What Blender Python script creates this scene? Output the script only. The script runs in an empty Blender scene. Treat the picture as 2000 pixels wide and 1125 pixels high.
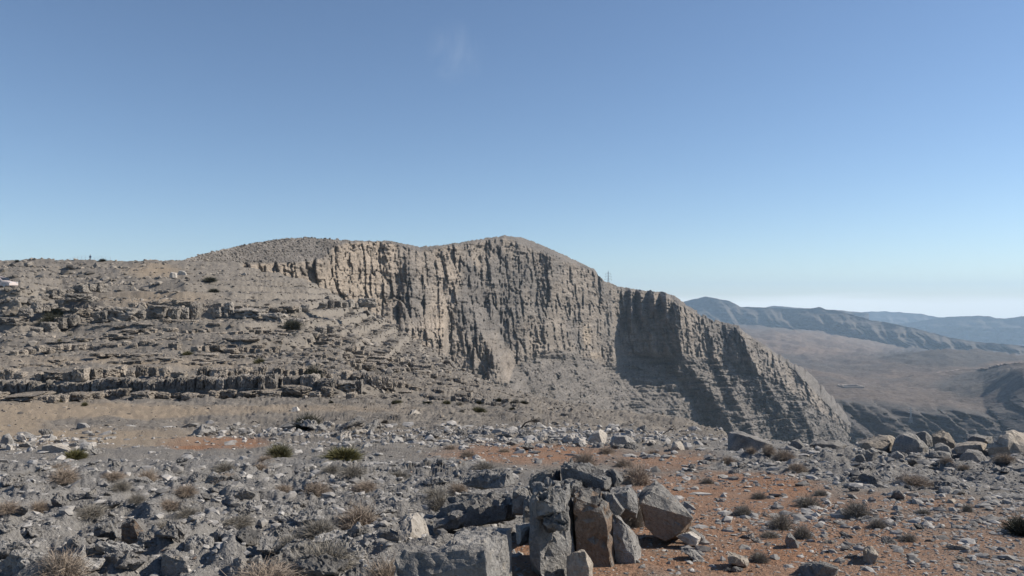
import bpy, bmesh, math, random
import numpy as np
from mathutils import Vector, Matrix, noise as mnoise

random.seed(7)
RNG = np.random.default_rng(11)
scene = bpy.context.scene
col = scene.collection

# ------------------------------------------------------------------ camera
F, HZ, CAMZ = 1500.0, 590.0, 1.7           # focal length (px at 2000 wide), horizon row, eye height
PITCH = math.atan((HZ - 562.5) / F)
cam_d = bpy.data.cameras.new('camera')
cam = bpy.data.objects.new('camera', cam_d)
col.objects.link(cam)
cam.location = (0, 0, CAMZ)
cam.rotation_euler = (math.radians(90) + PITCH, 0, 0)
cam_d.sensor_width = 36.0
cam_d.lens = 36.0 * F / 2000.0
cam_d.clip_start = 0.1
cam_d.clip_end = 120000.0
scene.camera = cam

# ------------------------------------------------------------------ light
SUN_AZ = math.radians(79)      # from +Y (view direction) towards +X (right)
SUN_EL = math.radians(36)
sun_dir = Vector((math.sin(SUN_AZ) * math.cos(SUN_EL), math.cos(SUN_AZ) * math.cos(SUN_EL), math.sin(SUN_EL)))
sun_d = bpy.data.lights.new('sun', 'SUN')
sun_d.energy = 5.0
sun_d.angle = math.radians(0.53)
sun_d.color = (1.0, 0.915, 0.79)
sun = bpy.data.objects.new('sun', sun_d)
col.objects.link(sun)
sun.rotation_euler = sun_dir.to_track_quat('Z', 'Y').to_euler()
sun.location = sun_dir * 50

world = bpy.data.worlds.new('World')
scene.world = world
world.use_nodes = True
wt = world.node_tree
wt.nodes.clear()
SKY_STRENGTH = 0.09


def N(tree, kind, **kw):
    n = tree.nodes.new(kind)
    for k, v in kw.items():
        if k == 'inputs':
            for i, val in v.items():
                n.inputs[i].default_value = val
        else:
            setattr(n, k, v)
    return n


sky = N(wt, 'ShaderNodeTexSky', sky_type='NISHITA', sun_disc=False, sun_elevation=SUN_EL, sun_rotation=SUN_AZ,
        altitude=1500.0, air_density=1.0, dust_density=0.25, ozone_density=3.2)
bg = N(wt, 'ShaderNodeBackground', inputs={1: SKY_STRENGTH})
wo = N(wt, 'ShaderNodeOutputWorld')
# thin cirrus wisp and a low bank of pale cloud lying along the horizon
tc = N(wt, 'ShaderNodeTexCoord')
sep = N(wt, 'ShaderNodeSeparateXYZ')
wt.links.new(tc.outputs['Generated'], sep.inputs[0])


def wmath(op, a, b=None, c=None, clamp=False):
    n = N(wt, 'ShaderNodeMath', operation=op, use_clamp=clamp)
    for i, v in enumerate((a, b, c)):
        if v is None:
            continue
        if isinstance(v, (int, float)):
            n.inputs[i].default_value = v
        else:
            wt.links.new(v, n.inputs[i])
    return n.outputs[0]


# bank: elevation between about 0 and 0.8 degrees, ragged upper edge
mp = N(wt, 'ShaderNodeMapping', inputs={3: (6.0, 6.0, 60.0)})
wt.links.new(tc.outputs['Generated'], mp.inputs[0])
nz = N(wt, 'ShaderNodeTexNoise', inputs={'Scale': 1.0, 'Detail': 4.0})
wt.links.new(mp.outputs[0], nz.inputs['Vector'])
top = wmath('MULTIPLY_ADD', nz.outputs[0], 0.018, 0.003)
bank = wmath('SUBTRACT', top, sep.outputs[2])
bank = wmath('MULTIPLY', bank, 80.0, clamp=True)
bank = wmath('MULTIPLY', bank, 0.8)
# one faint cirrus wisp: stretched noise, thinning out away from its middle
wd = Vector(((890 - 1000) / F, math.cos(PITCH), math.sin(PITCH) + (562.5 - 100) / F)).normalized()
dv = N(wt, 'ShaderNodeVectorMath', operation='DISTANCE')
wt.links.new(tc.outputs['Generated'], dv.inputs[0])
dv.inputs[1].default_value = wd
near_w = wmath('SUBTRACT', 1.0, wmath('DIVIDE', dv.outputs['Value'], 0.042), clamp=True)
mp2 = N(wt, 'ShaderNodeMapping', inputs={2: (0.0, 0.5, 0.0), 3: (15.0, 8.0, 7.0)})
wt.links.new(tc.outputs['Generated'], mp2.inputs[0])
nz2 = N(wt, 'ShaderNodeTexNoise', inputs={'Scale': 2.0, 'Detail': 5.0, 'Roughness': 0.6, 'Distortion': 1.2})
wt.links.new(mp2.outputs[0], nz2.inputs['Vector'])
wisp = wmath('MULTIPLY', wmath('SUBTRACT', nz2.outputs[0], 0.42, clamp=True), 0.26)
wisp = wmath('MULTIPLY', wisp, near_w)
cl = wmath('MAXIMUM', bank, wisp)
mixc = N(wt, 'ShaderNodeMix', data_type='RGBA')
wt.links.new(cl, mixc.inputs[0])
wt.links.new(sky.outputs[0], mixc.inputs[6])
mixc.inputs[7].default_value = (11.0, 11.2, 10.8, 1)
wt.links.new(mixc.outputs[2], bg.inputs[0])
wt.links.new(bg.outputs[0], wo.inputs[0])

scene.view_settings.view_transform = 'Standard'
scene.view_settings.look = 'None'
scene.view_settings.exposure = 0.42
scene.view_settings.gamma = 1.0
scene.cycles.use_denoising = True
scene.cycles.max_bounces = 5
scene.cycles.diffuse_bounces = 3
scene.cycles.volume_bounces = 1
scene.cycles.transparent_max_bounces = 8

# ------------------------------------------------------------------ helpers
_c, _s = math.cos(PITCH), math.sin(PITCH)


def unproject(px, py, Y):
    """world point seen at photo pixel (px, py) at distance Y along the view axis"""
    u = (np.asarray(px, float) - 1000.0) / F
    v = (562.5 - np.asarray(py, float)) / F
    t = Y / (_c - v * _s)
    return u * t, np.asarray(Y, float) + 0 * t, CAMZ + (_s + v * _c) * t


def project(x, y, z):
    zz = z - CAMZ
    d = y * _c + zz * _s
    up = -y * _s + zz * _c
    return 1000.0 + F * x / d, 562.5 - F * up / d


_G = np.array([[1, 1, 0], [-1, 1, 0], [1, -1, 0], [-1, -1, 0], [1, 0, 1], [-1, 0, 1], [1, 0, -1], [-1, 0, -1],
               [0, 1, 1], [0, -1, 1], [0, 1, -1], [0, -1, -1], [1, 1, 0], [-1, 1, 0], [0, -1, 1], [0, -1, -1]], np.float32)


def perlin(x, y, z, seed=0):
    shp = np.broadcast(x, y, z).shape
    x, y, z = [np.broadcast_to(np.asarray(a, np.float64), shp).ravel() for a in (x, y, z)]
    xi, yi, zi = np.floor(x), np.floor(y), np.floor(z)
    xf, yf, zf = (x - xi).astype(np.float32), (y - yi).astype(np.float32), (z - zi).astype(np.float32)
    xi, yi, zi = xi.astype(np.int64), yi.astype(np.int64), zi.astype(np.int64)
    fade = lambda t: t * t * t * (t * (t * 6 - 15) + 10)
    u, v, w = fade(xf), fade(yf), fade(zf)

    def corner(dx, dy, dz):
        h = ((xi + dx) * 374761393 + (yi + dy) * 668265263 + (zi + dz) * 2147483647 + seed * 1274126177) & 0xFFFFFFFF
        h = ((h ^ (h >> 13)) * 1274126177) & 0xFFFFFFFF
        h = (h ^ (h >> 16)) & 15
        g = _G[h]
        return g[:, 0] * (xf - dx) + g[:, 1] * (yf - dy) + g[:, 2] * (zf - dz)
    lerp = lambda a, b, t: a + t * (b - a)
    r = lerp(lerp(lerp(corner(0, 0, 0), corner(1, 0, 0), u), lerp(corner(0, 1, 0), corner(1, 1, 0), u), v),
             lerp(lerp(corner(0, 0, 1), corner(1, 0, 1), u), lerp(corner(0, 1, 1), corner(1, 1, 1), u), v), w)
    return r.reshape(shp)


def fbm(x, y, z, octaves=4, seed=0, gain=0.5, ridged=False):
    out, a, f, tot = 0.0, 1.0, 1.0, 0.0
    for i in range(octaves):
        n = perlin(x * f, y * f, z * f, seed + i * 17)
        if ridged:
            n = 1.0 - 2.0 * np.abs(n) * 1.4
        out = out + a * n
        tot += a
        a *= gain
        f *= 2.03
    return out / tot


def cells2(u, v, seed=0):
    """jointed blocks: value of the nearest jittered cell and distance to its border"""
    iu, iv = np.floor(u).astype(np.int64), np.floor(v).astype(np.int64)

    def h(a, b, k):
        q = (a * 374761393 + b * 668265263 + (seed + k) * 1274126177) & 0xFFFFFFFF
        q = ((q ^ (q >> 13)) * 1274126177) & 0xFFFFFFFF
        return ((q ^ (q >> 16)) & 0xFFFF) / 65535.0
    f1 = np.full(u.shape, 9.0)
    f2 = np.full(u.shape, 9.0)
    val = np.zeros(u.shape)
    for du in (-1, 0, 1):
        for dv in (-1, 0, 1):
            a, b = iu + du, iv + dv
            d = np.maximum(np.abs(a + 0.15 + 0.7 * h(a, b, 1) - u), np.abs(b + 0.15 + 0.7 * h(a, b, 2) - v))
            near = d < f1
            f2 = np.where(near, f1, np.minimum(f2, d))
            val = np.where(near, h(a, b, 3), val)
            f1 = np.where(near, d, f1)
    return val, f2 - f1


def sstep(a, b, x):
    t = np.clip((x - a) / (b - a), 0, 1)
    return t * t * (3 - 2 * t)


def blob(px, py, cx, cy, rx, ry, soft=0.5):
    d = np.sqrt(((px - cx) / rx) ** 2 + ((py - cy) / ry) ** 2)
    return 1 - sstep(1 - soft, 1 + soft, d)


# ------------------------------------------------------------------ materials
def new_mat(name):
    m = bpy.data.materials.new(name)
    m.use_nodes = True
    t = m.node_tree
    t.nodes.clear()
    out = N(t, 'ShaderNodeOutputMaterial')
    p = N(t, 'ShaderNodeBsdfPrincipled')
    p.inputs['Roughness'].default_value = 0.92
    p.inputs['Specular IOR Level'].default_value = 0.12
    t.links.new(p.outputs[0], out.inputs[0])
    return m, t, p


def plain(name, c, rough=0.8, spec=0.2, vary=0.25, scale=4.0):
    m, t, p = new_mat(name)
    tc = N(t, 'ShaderNodeTexCoord')
    n = N(t, 'ShaderNodeTexNoise', inputs={'Scale': scale, 'Detail': 4.0})
    t.links.new(tc.outputs['Object'], n.inputs['Vector'])
    r = N(t, 'ShaderNodeMapRange', inputs={1: 0.3, 2: 0.7, 3: 1 - vary, 4: 1 + vary})
    t.links.new(n.outputs[0], r.inputs[0])
    mx = N(t, 'ShaderNodeVectorMath', operation='SCALE')
    mx.inputs[0].default_value = c
    t.links.new(r.outputs[0], mx.inputs[3])
    t.links.new(mx.outputs[0], p.inputs['Base Color'])
    p.inputs['Roughness'].default_value = rough
    p.inputs['Specular IOR Level'].default_value = spec
    return m


def tex_noise(t, vec, scale, detail=5.0, rough=0.55, dist=0.0):
    n = N(t, 'ShaderNodeTexNoise', inputs={'Scale': scale, 'Detail': detail, 'Roughness': rough, 'Distortion': dist})
    t.links.new(vec, n.inputs['Vector'])
    return n.outputs[0]


def ramp2(t, fac, lo, hi, a, b):
    r = N(t, 'ShaderNodeMapRange', inputs={1: lo, 2: hi, 3: a, 4: b})
    t.links.new(fac, r.inputs[0])
    return r.outputs[0]


def mix(t, fac, a, b):
    n = N(t, 'ShaderNodeMix', data_type='RGBA')
    for i, v in ((0, fac), (6, a), (7, b)):
        if isinstance(v, (int, float)):
            n.inputs[i].default_value = v
        elif isinstance(v, tuple):
            n.inputs[i].default_value = (*v, 1)
        else:
            t.links.new(v, n.inputs[i])
    return n.outputs[2]


def scaled(t, colr, fac):
    n = N(t, 'ShaderNodeVectorMath', operation='SCALE')
    t.links.new(colr, n.inputs[0])
    t.links.new(fac, n.inputs[3])
    return n.outputs[0]


def bump(t, p, h, strength, dist):
    b = N(t, 'ShaderNodeBump', inputs={'Strength': strength, 'Distance': dist})
    t.links.new(h, b.inputs['Height'])
    t.links.new(b.outputs[0], p.inputs['Normal'])


def rock_material(name, c1, c2, c3, scale, bump_d, per_object=True, fine=9.0, bump_s=0.8, broken=None, island=False):
    """weathered limestone: grey body, paler and browner patches, pitted relief"""
    m, t, p = new_mat(name)
    tc = N(t, 'ShaderNodeTexCoord')
    geo = N(t, 'ShaderNodeNewGeometry')
    vec = geo.outputs['Position']
    a = tex_noise(t, vec, scale, 6, 0.62, 0.4)
    b = tex_noise(t, vec, scale * 3.7, 5, 0.65)
    c = tex_noise(t, vec, scale * fine, 4, 0.7)
    cc = mix(t, ramp2(t, a, 0.38, 0.62, 0, 1), c1, c2)
    cc = mix(t, ramp2(t, b, 0.56, 0.74, 0, 0.75), cc, c3)
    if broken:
        # fresh broken faces (those not on the weathered upper side) are browner stone, with soil bounce painted into the tone
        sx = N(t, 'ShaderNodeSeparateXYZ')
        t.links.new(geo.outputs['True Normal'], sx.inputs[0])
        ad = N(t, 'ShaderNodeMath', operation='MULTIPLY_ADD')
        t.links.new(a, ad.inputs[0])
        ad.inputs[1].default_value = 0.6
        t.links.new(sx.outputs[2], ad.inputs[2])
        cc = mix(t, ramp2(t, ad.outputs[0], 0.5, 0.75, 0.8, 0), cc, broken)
    if island:
        cc = scaled(t, cc, ramp2(t, geo.outputs['Random Per Island'], 0, 1, 0.6, 1.35))
    if per_object:
        oi = N(t, 'ShaderNodeObjectInfo')
        cc = scaled(t, cc, ramp2(t, oi.outputs['Random'], 0, 1, 0.72, 1.22))
    cc = scaled(t, cc, ramp2(t, c, 0.3, 0.7, 0.72, 1.25))
    t.links.new(cc, p.inputs['Base Color'])
    h = N(t, 'ShaderNodeMath', operation='ADD')
    t.links.new(b, h.inputs[0])
    t.links.new(c, h.inputs[1])
    bump(t, p, h.outputs[0], bump_s, bump_d)
    return m


M = {}
M['grey_rock'] = rock_material('grey_limestone', (0.19, 0.183, 0.176), (0.285, 0.274, 0.26), (0.34, 0.30, 0.25), 3.0, 0.05)
M['dark_rock'] = rock_material('dark_limestone', (0.145, 0.14, 0.135), (0.23, 0.22, 0.21), (0.285, 0.25, 0.205), 3.5, 0.05)
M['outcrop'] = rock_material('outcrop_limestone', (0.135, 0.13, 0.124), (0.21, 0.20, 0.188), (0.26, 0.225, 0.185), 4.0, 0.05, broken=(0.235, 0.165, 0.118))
M['crust_rock'] = rock_material('crusted_limestone', (0.165, 0.161, 0.157), (0.265, 0.257, 0.247), (0.31, 0.28, 0.24), 4.5, 0.06)
M['pale_rock'] = rock_material('pale_limestone', (0.33, 0.298, 0.26), (0.39, 0.365, 0.335), (0.25, 0.232, 0.212), 2.2, 0.02)
M['tan_rock'] = rock_material('tan_limestone', (0.25, 0.22, 0.185), (0.31, 0.275, 0.235), (0.2, 0.186, 0.17), 2.2, 0.03)
M['ledge_rock'] = rock_material('ledge_limestone', (0.22, 0.196, 0.17), (0.30, 0.262, 0.222), (0.16, 0.148, 0.136), 0.7, 0.2)
M['dark_ledge'] = rock_material('dark_ledge_limestone', (0.175, 0.162, 0.148), (0.265, 0.24, 0.213), (0.31, 0.265, 0.215), 0.7, 0.2)
M['cream_ledge'] = rock_material('cream_ledge_limestone', (0.40, 0.33, 0.25), (0.34, 0.28, 0.22), (0.22, 0.2, 0.18), 0.35, 0.2)


def terrain_material(name, base, base2, ca, cb, cc_, scale, bump_d, strata=0.0, fine_lo=0.7, fine_hi=1.3, bump_s=0.8):
    """base rock/rubble, three cover colours by the vertex attribute tint (r, g, b)"""
    m, t, p = new_mat(name)
    geo = N(t, 'ShaderNodeNewGeometry')
    vec = geo.outputs['Position']
    at = N(t, 'ShaderNodeAttribute', attribute_name='tint')
    sp = N(t, 'ShaderNodeSeparateColor')
    t.links.new(at.outputs['Color'], sp.inputs[0])
    a = tex_noise(t, vec, scale, 6, 0.6, 0.3)
    b = tex_noise(t, vec, scale * 5.3, 5, 0.65)
    c = tex_noise(t, vec, scale * 21.0, 4, 0.7)
    cc = mix(t, ramp2(t, a, 0.36, 0.64, 0, 1), base, base2)

    def cover(cc, ch, colr):
        f = N(t, 'ShaderNodeMath', operation='MULTIPLY_ADD', use_clamp=True)   # mask pushed by noise: ragged edges
        t.links.new(b, f.inputs[0])
        f.inputs[1].default_value = 0.9
        s = N(t, 'ShaderNodeMath', operation='MULTIPLY_ADD')
        t.links.new(sp.outputs[ch], s.inputs[0])
        s.inputs[1].default_value = 1.9
        s.inputs[2].default_value = -0.95
        t.links.new(s.outputs[0], f.inputs[2])
        return mix(t, f.outputs[0], cc, colr)
    cc = cover(cc, 0, mix(t, ramp2(t, tex_noise(t, vec, scale * 0.8, 5, 0.6), 0.36, 0.64, 0, 1), ca, tuple(0.6 * q + 0.4 * w for q, w in zip(ca, base2))))
    cc = cover(cc, 1, cb)
    cc = cover(cc, 2, cc_)
    if strata:
        mpn = N(t, 'ShaderNodeMapping', inputs={3: (0.02, 0.02, strata)})
        t.links.new(vec, mpn.inputs[0])
        sn = tex_noise(t, mpn.outputs[0], 1.0, 4, 0.6)
        cc = scaled(t, cc, ramp2(t, sn, 0.35, 0.65, 0.8, 1.2))
    cc = scaled(t, cc, ramp2(t, c, 0.3, 0.7, fine_lo, fine_hi))
    t.links.new(cc, p.inputs['Base Color'])
    h = N(t, 'ShaderNodeMath', operation='ADD')
    t.links.new(b, h.inputs[0])
    t.links.new(c, h.inputs[1])
    bump(t, p, h.outputs[0], bump_s, bump_d)
    return m


M['ground'] = terrain_material('stony_ground', (0.155, 0.142, 0.127), (0.215, 0.192, 0.166),
                               (0.255, 0.142, 0.086), (0.275, 0.222, 0.165), (0.205, 0.197, 0.188), 1.1, 0.08)
M['hill'] = terrain_material('rubble_hill', (0.20, 0.183, 0.163), (0.255, 0.225, 0.19),
                             (0.36, 0.29, 0.21), (0.14, 0.133, 0.125), (0.34, 0.27, 0.195), 0.16, 0.3)
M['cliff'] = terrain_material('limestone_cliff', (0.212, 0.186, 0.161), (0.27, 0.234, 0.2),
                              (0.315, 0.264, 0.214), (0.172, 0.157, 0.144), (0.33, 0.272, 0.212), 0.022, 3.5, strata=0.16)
M['valley'] = terrain_material('desert_valley', (0.108, 0.092, 0.083), (0.132, 0.109, 0.095),
                               (0.165, 0.126, 0.102), (0.085, 0.079, 0.076), (0.2, 0.17, 0.15), 0.004, 5.0, fine_lo=0.68, fine_hi=1.32)
M['far'] = terrain_material('far_mountain', (0.105, 0.093, 0.083), (0.128, 0.11, 0.096),
                            (0.15, 0.122, 0.1), (0.09, 0.083, 0.077), (0.2, 0.17, 0.15), 0.0015, 18.0, strata=0.02)

# ------------------------------------------------------------------ mesh helpers
def grid_mesh(name, X, Y, Z, tint, mat, smooth=True):
    """X, Y, Z: arrays rows x cols -> one mesh object with a colour attribute"""
    r, c = X.shape
    co = np.stack([X, Y, Z], -1).reshape(-1, 3).astype(np.float32)
    idx = np.arange(r * c).reshape(r, c)
    f = np.stack([idx[:-1, :-1], idx[:-1, 1:], idx[1:, 1:], idx[1:, :-1]], -1).reshape(-1, 4)
    return raw_mesh(name, co, f, mat, tint, smooth)


def raw_mesh(name, co, faces, mat, tint=None, smooth=False):
    n = faces.shape[1]
    me = bpy.data.meshes.new(name)
    me.vertices.add(len(co))
    me.vertices.foreach_set('co', np.ascontiguousarray(co, np.float32).ravel())
    me.loops.add(faces.size)
    me.loops.foreach_set('vertex_index', faces.ravel().astype(np.int32))
    me.polygons.add(len(faces))
    me.polygons.foreach_set('loop_start', (np.arange(len(faces)) * n).astype(np.int32))
    me.polygons.foreach_set('loop_total', np.full(len(faces), n, np.int32))
    me.polygons.foreach_set('use_smooth', np.full(len(faces), smooth))
    me.update(calc_edges=True)
    if tint is not None:
        a = me.color_attributes.new('tint', 'FLOAT_COLOR', 'POINT')
        a.data.foreach_set('color', np.concatenate([tint.reshape(-1, 3), np.ones((len(co), 1))], 1).astype(np.float32).ravel())
    me.materials.append(mat)
    ob = bpy.data.objects.new(name, me)
    col.objects.link(ob)
    return ob


def tag(o, label=None, cat=None, group=None, kind=None):
    for k, v in (('label', label), ('category', cat), ('group', group), ('kind', kind)):
        if v:
            o[k] = v
    return o


# ================================================================== 1. GROUND (foreground, flat and hillside)
KN = {
    -700: [(1125, 4.9), (1000, 8.4), (930, 13), (890, 19), (868, 25), (825, 40), (783, 62), (757, 65), (723, 74), (690, 98), (650, 115), (628, 120), (572, 132), (511, 225)],
    40: [(1125, 4.9), (1000, 8.4), (930, 13), (890, 19), (868, 25), (825, 40), (783, 62), (757, 65), (723, 74), (690, 98), (650, 115), (628, 120), (572, 132), (511, 225)],
    120: [(1125, 4.9), (1000, 8.4), (930, 13), (890, 19), (868, 25), (825, 40), (781, 62), (754, 65), (722, 74), (687, 98), (640, 122), (618, 127), (556, 168), (510, 226)],
    200: [(1125, 4.9), (1000, 8.4), (930, 13), (890, 19), (868, 25), (825, 40), (780, 62), (752, 65), (722, 74), (685, 98), (628, 128), (600, 133), (550, 172), (509, 228)],
    360: [(1125, 4.9), (1000, 8.4), (930, 13), (890, 19), (868, 25), (825, 40), (778, 62), (748, 65), (722, 74), (675, 102), (618, 132), (592, 137), (545, 180), (508, 235)],
    470: [(1125, 4.9), (1000, 8.4), (930, 13), (890, 19), (868, 25), (825, 40), (776, 62), (746, 65), (722, 75), (676, 102), (620, 134), (597, 140), (555, 182), (517, 240)],
    600: [(1125, 4.9), (1000, 8.4), (930, 13), (890, 19), (868, 25), (825, 40), (774, 62), (746, 66), (724, 76), (690, 100), (640, 135), (620, 141), (575, 185), (548, 225)],
    700: [(1125, 4.9), (1000, 8.4), (930, 13), (890, 19), (868, 25), (825, 40), (776, 63), (750, 68), (730, 80), (705, 104), (668, 142), (648, 150), (622, 190), (598, 225)],
    780: [(1125, 4.9), (1000, 8.4), (930, 13), (890, 19), (868, 25), (825, 40), (780, 63), (758, 70), (742, 84), (722, 108), (695, 140), (682, 152), (662, 185), (644, 215)],
    860: [(1125, 4.9), (1000, 8.4), (930, 13), (890, 19), (868, 25), (825, 40), (785, 62), (770, 70), (755, 84), (738, 105), (720, 130), (712, 145), (702, 170), (692, 195)],
    940: [(1125, 4.9), (1000, 8.4), (930, 13), (890, 19), (868, 25), (826, 40), (792, 59), (782, 67), (773, 80), (764, 95), (755, 112), (751, 124), (746, 140), (741, 158)],
    1000: [(1125, 4.9), (1000, 8.4), (930, 13), (890, 19), (868, 25), (828, 39), (800, 54), (791, 63), (784, 73), (778, 85), (772, 97), (768, 106), (764, 116), (760, 128)],
    1100: [(1125, 4.9), (1000, 8.4), (930, 13), (890, 19), (869, 25), (832, 38), (814, 48), (808, 55), (803, 62), (799, 69), (795, 77), (792, 83), (789, 90), (786, 98)],
    1200: [(1125, 4.9), (1000, 8.4), (930, 13), (892, 18.7), (872, 24), (840, 36), (825, 43), (820, 48), (816, 54), (812, 59), (809, 64), (807, 68), (805, 72), (802, 77)],
    1340: [(1125, 4.9), (1000, 8.4), (930, 13), (895, 18), (880, 22), (860, 29), (850, 33), (844, 37), (839, 41), (835, 45), (831, 49), (828, 53), (824, 58), (819, 64)],
    1420: [(1125, 4.9), (1000, 8.4), (930, 13), (900, 17.3), (888, 20), (875, 24.5), (869, 27), (865, 29), (862, 31), (859, 33), (857, 35), (855, 37), (852, 39.5), (849, 42)],
    1600: [(1125, 4.9), (1000, 8.4), (930, 13), (903, 17), (892, 19.5), (884, 22), (882, 22.8), (881, 23.5), (880, 24.2), (879, 25), (878, 25.7), (877, 26.5), (876, 27.3), (875, 28)],
    1800: [(1125, 4.9), (1000, 8.4), (930, 13), (906, 16.5), (897, 18.5), (890, 20.5), (888, 21.2), (887, 22), (886, 22.6), (885, 23.2), (884, 23.8), (883, 24.4), (882, 25), (881, 25.6)],
    2700: [(1125, 4.9), (1000, 8.4), (930, 13), (906, 16.5), (897, 18.5), (890, 20.5), (888, 21.2), (887, 22), (886, 22.6), (885, 23.2), (884, 23.8), (883, 24.4), (882, 25), (881, 25.6)],
}
kpx = np.array(sorted(KN))
kY = np.array([[b for a, b in KN[k]] for k in kpx], float)
kPy = np.array([[a for a, b in KN[k]] for k in kpx], float)
cols = np.concatenate([np.arange(-500, -60, 9), np.arange(-60, 2060, 2.5), np.arange(2060, 2520, 9)])
Yk = np.stack([np.interp(cols, kpx, kY[:, i]) for i in range(kY.shape[1])])      # K x cols
Pk = np.stack([np.interp(cols, kpx, kPy[:, i]) for i in range(kY.shape[1])])
Zk = unproject(cols[None, :], Pk, Yk)[2]
# near start and beyond the crest
near_Y = np.full((1, len(cols)), 1.5)
near_Z = np.full((1, len(cols)), 0.03)
plate = sstep(620, 420, cols)[None, :]
zc, yc = Zk[-1:], Yk[-1:]
b1Y, b1Z = yc * 1.04, zc - (1 - plate) * 0.02 * yc
b2Y = yc * (1.9 + 0.6 * plate)
b2Z = (zc - 0.62 * 0.86 * yc) * (1 - plate) + (zc - 3.0) * plate
CY = np.concatenate([near_Y, Yk, b1Y, b2Y])
CZ = np.concatenate([near_Z, Zk, b1Z, b2Z])
CP = project(0 * CY, CY, CZ)[1]
seg = np.abs(np.diff(CP, axis=0)) + 2.0
seg[0] *= 0.08
seg[-2:] = np.array([[4.0], [22.0]])
cum = np.concatenate([np.zeros((1, len(cols))), np.cumsum(seg, 0)])
cum /= cum[-1:]
NR = 415
tt = np.linspace(0, 1, NR)
GY = np.empty((NR, len(cols)))
GZ = np.empty_like(GY)
for j in range(len(cols)):
    GY[:, j] = np.interp(tt, cum[:, j], CY[:, j])
    GZ[:, j] = np.interp(GY[:, j], CY[:, j], CZ[:, j])
GX = (cols[None, :] - 1000.0) / F * GY / (_c + 0.0)
PX0, PY0 = project(GX, GY, GZ)
NEARW = sstep(60, 22, GY)
# --- terraces on the hillside
hillw = sstep(58, 66, GY) * sstep(1080, 800, PX0)
zz = GZ + 0.5 * fbm(GX / 22, GY / 22, 0 * GX, 3, 5) + 0.004 * GX
per = 1.7
ph = zz / per
fr = ph - np.floor(ph)
step = (sstep(0.46, 0.6, fr) - fr)
GZ = GZ + hillw * step * per * (0.55 + 0.45 * sstep(-0.1, 0.25, fbm(GX / 30, GY / 30, 0 * GX + 3, 2, 9)))
# --- relief
n_big = fbm(GX / 14, GY / 14, 0 * GX, 4, 21)
n_mid = fbm(GX / 3.1, GY / 3.1, 0 * GX, 4, 31, 0.55)
n_sm = fbm(GX / 0.7, GY / 0.7, 0 * GX, 3, 41, 0.55)
rid = fbm(GX / 0.55, GY / 0.75, 0 * GX + 2.2, 4, 51, 0.55, True)
rid2 = fbm(GX / 1.6, GY / 1.9, 0 * GX + 7.2, 3, 57, 0.5, True)
# ground cover masks (what lies on the ground there)
soil = np.maximum.reduce([
    blob(PX0, PY0, 1500, 1060, 330, 95, 0.45), blob(PX0, PY0, 1420, 960, 200, 40, 0.6), blob(PX0, PY0, 1750, 985, 200, 28, 0.7) * 0.75,
    blob(PX0, PY0, 415, 865, 105, 16, 0.5), blob(PX0, PY0, 1040, 888, 190, 22, 0.7) * 0.85, blob(PX0, PY0, 1110, 1110, 170, 70, 0.4),
    blob(PX0, PY0, 1880, 1060, 260, 90, 0.7) * 0.62, blob(PX0, PY0, 1300, 900, 120, 22, 0.7) * 0.7, blob(PX0, PY0, 1700, 1110, 260, 60, 0.6) * 0.8])
tan = np.maximum.reduce([
    blob(PX0, PY0, 60, 803, 420, 16, 0.6), blob(PX0, PY0, 150, 855, 260, 22, 0.7) * 0.8, blob(PX0, PY0, 0, 825, 90, 30, 0.6),
    blob(PX0, PY0, 300, 585, 130, 14, 0.8) * 0.7, blob(PX0, PY0, 300, 530, 60, 14, 0.8) * 0.8, blob(PX0, PY0, 250, 705, 300, 10, 0.8) * 0.6,
    blob(PX0, PY0, 560, 800, 300, 10, 0.8) * 0.6])
karst = np.maximum(sstep(890, 920, PY0) * sstep(1010, 880, PX0 - (PY0 - 900) * 0.2), blob(PX0, PY0, 1750, 905, 420, 40, 0.5), blob(PX0, PY0, 2300, 930, 330, 90, 0.4))
karst = np.clip(karst - soil, 0, 1)
hardw = np.clip(1 - 0.85 * np.maximum(soil, tan), 0.1, 1)
GZ += sstep(20, 70, GY) * sstep(60, 45, GY) * n_big * 0.3 + hillw * n_big * 0.9
GZ += (n_mid * np.clip(GY / 60, 0.05, 1.0) * 0.9 + n_sm * np.clip(GY / 40, 0.06, 1) * 0.22) * (0.35 + 0.65 * hardw)
GZ += NEARW * karst * (0.13 * (rid - 0.35) + 0.17 * (rid2 - 0.35)) + NEARW * hardw * 0.02 * rid
GZ += sstep(4.0, 3.0, GY) * 0 
PX1, PY1 = project(GX, GY, GZ)
grey = np.clip(karst + 0.5 * sstep(830, 880, PY0) * hardw, 0, 1)
tint = np.stack([soil, tan, grey], -1)
ground = tag(grid_mesh('ground', GX, GY, GZ, tint, M['ground']), kind='structure')


def on_ground(px, py):
    """first point of the ground seen at a photo pixel; returns (x, y, z)"""
    j = int(np.argmin(np.abs(cols - px)))
    c = PY1[:, j]
    r = np.nonzero(c <= py)[0]
    i = int(r[0]) if len(r) else NR - 20
    return float(GX[i, j]), float(GY[i, j]), float(GZ[i, j])


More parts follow.
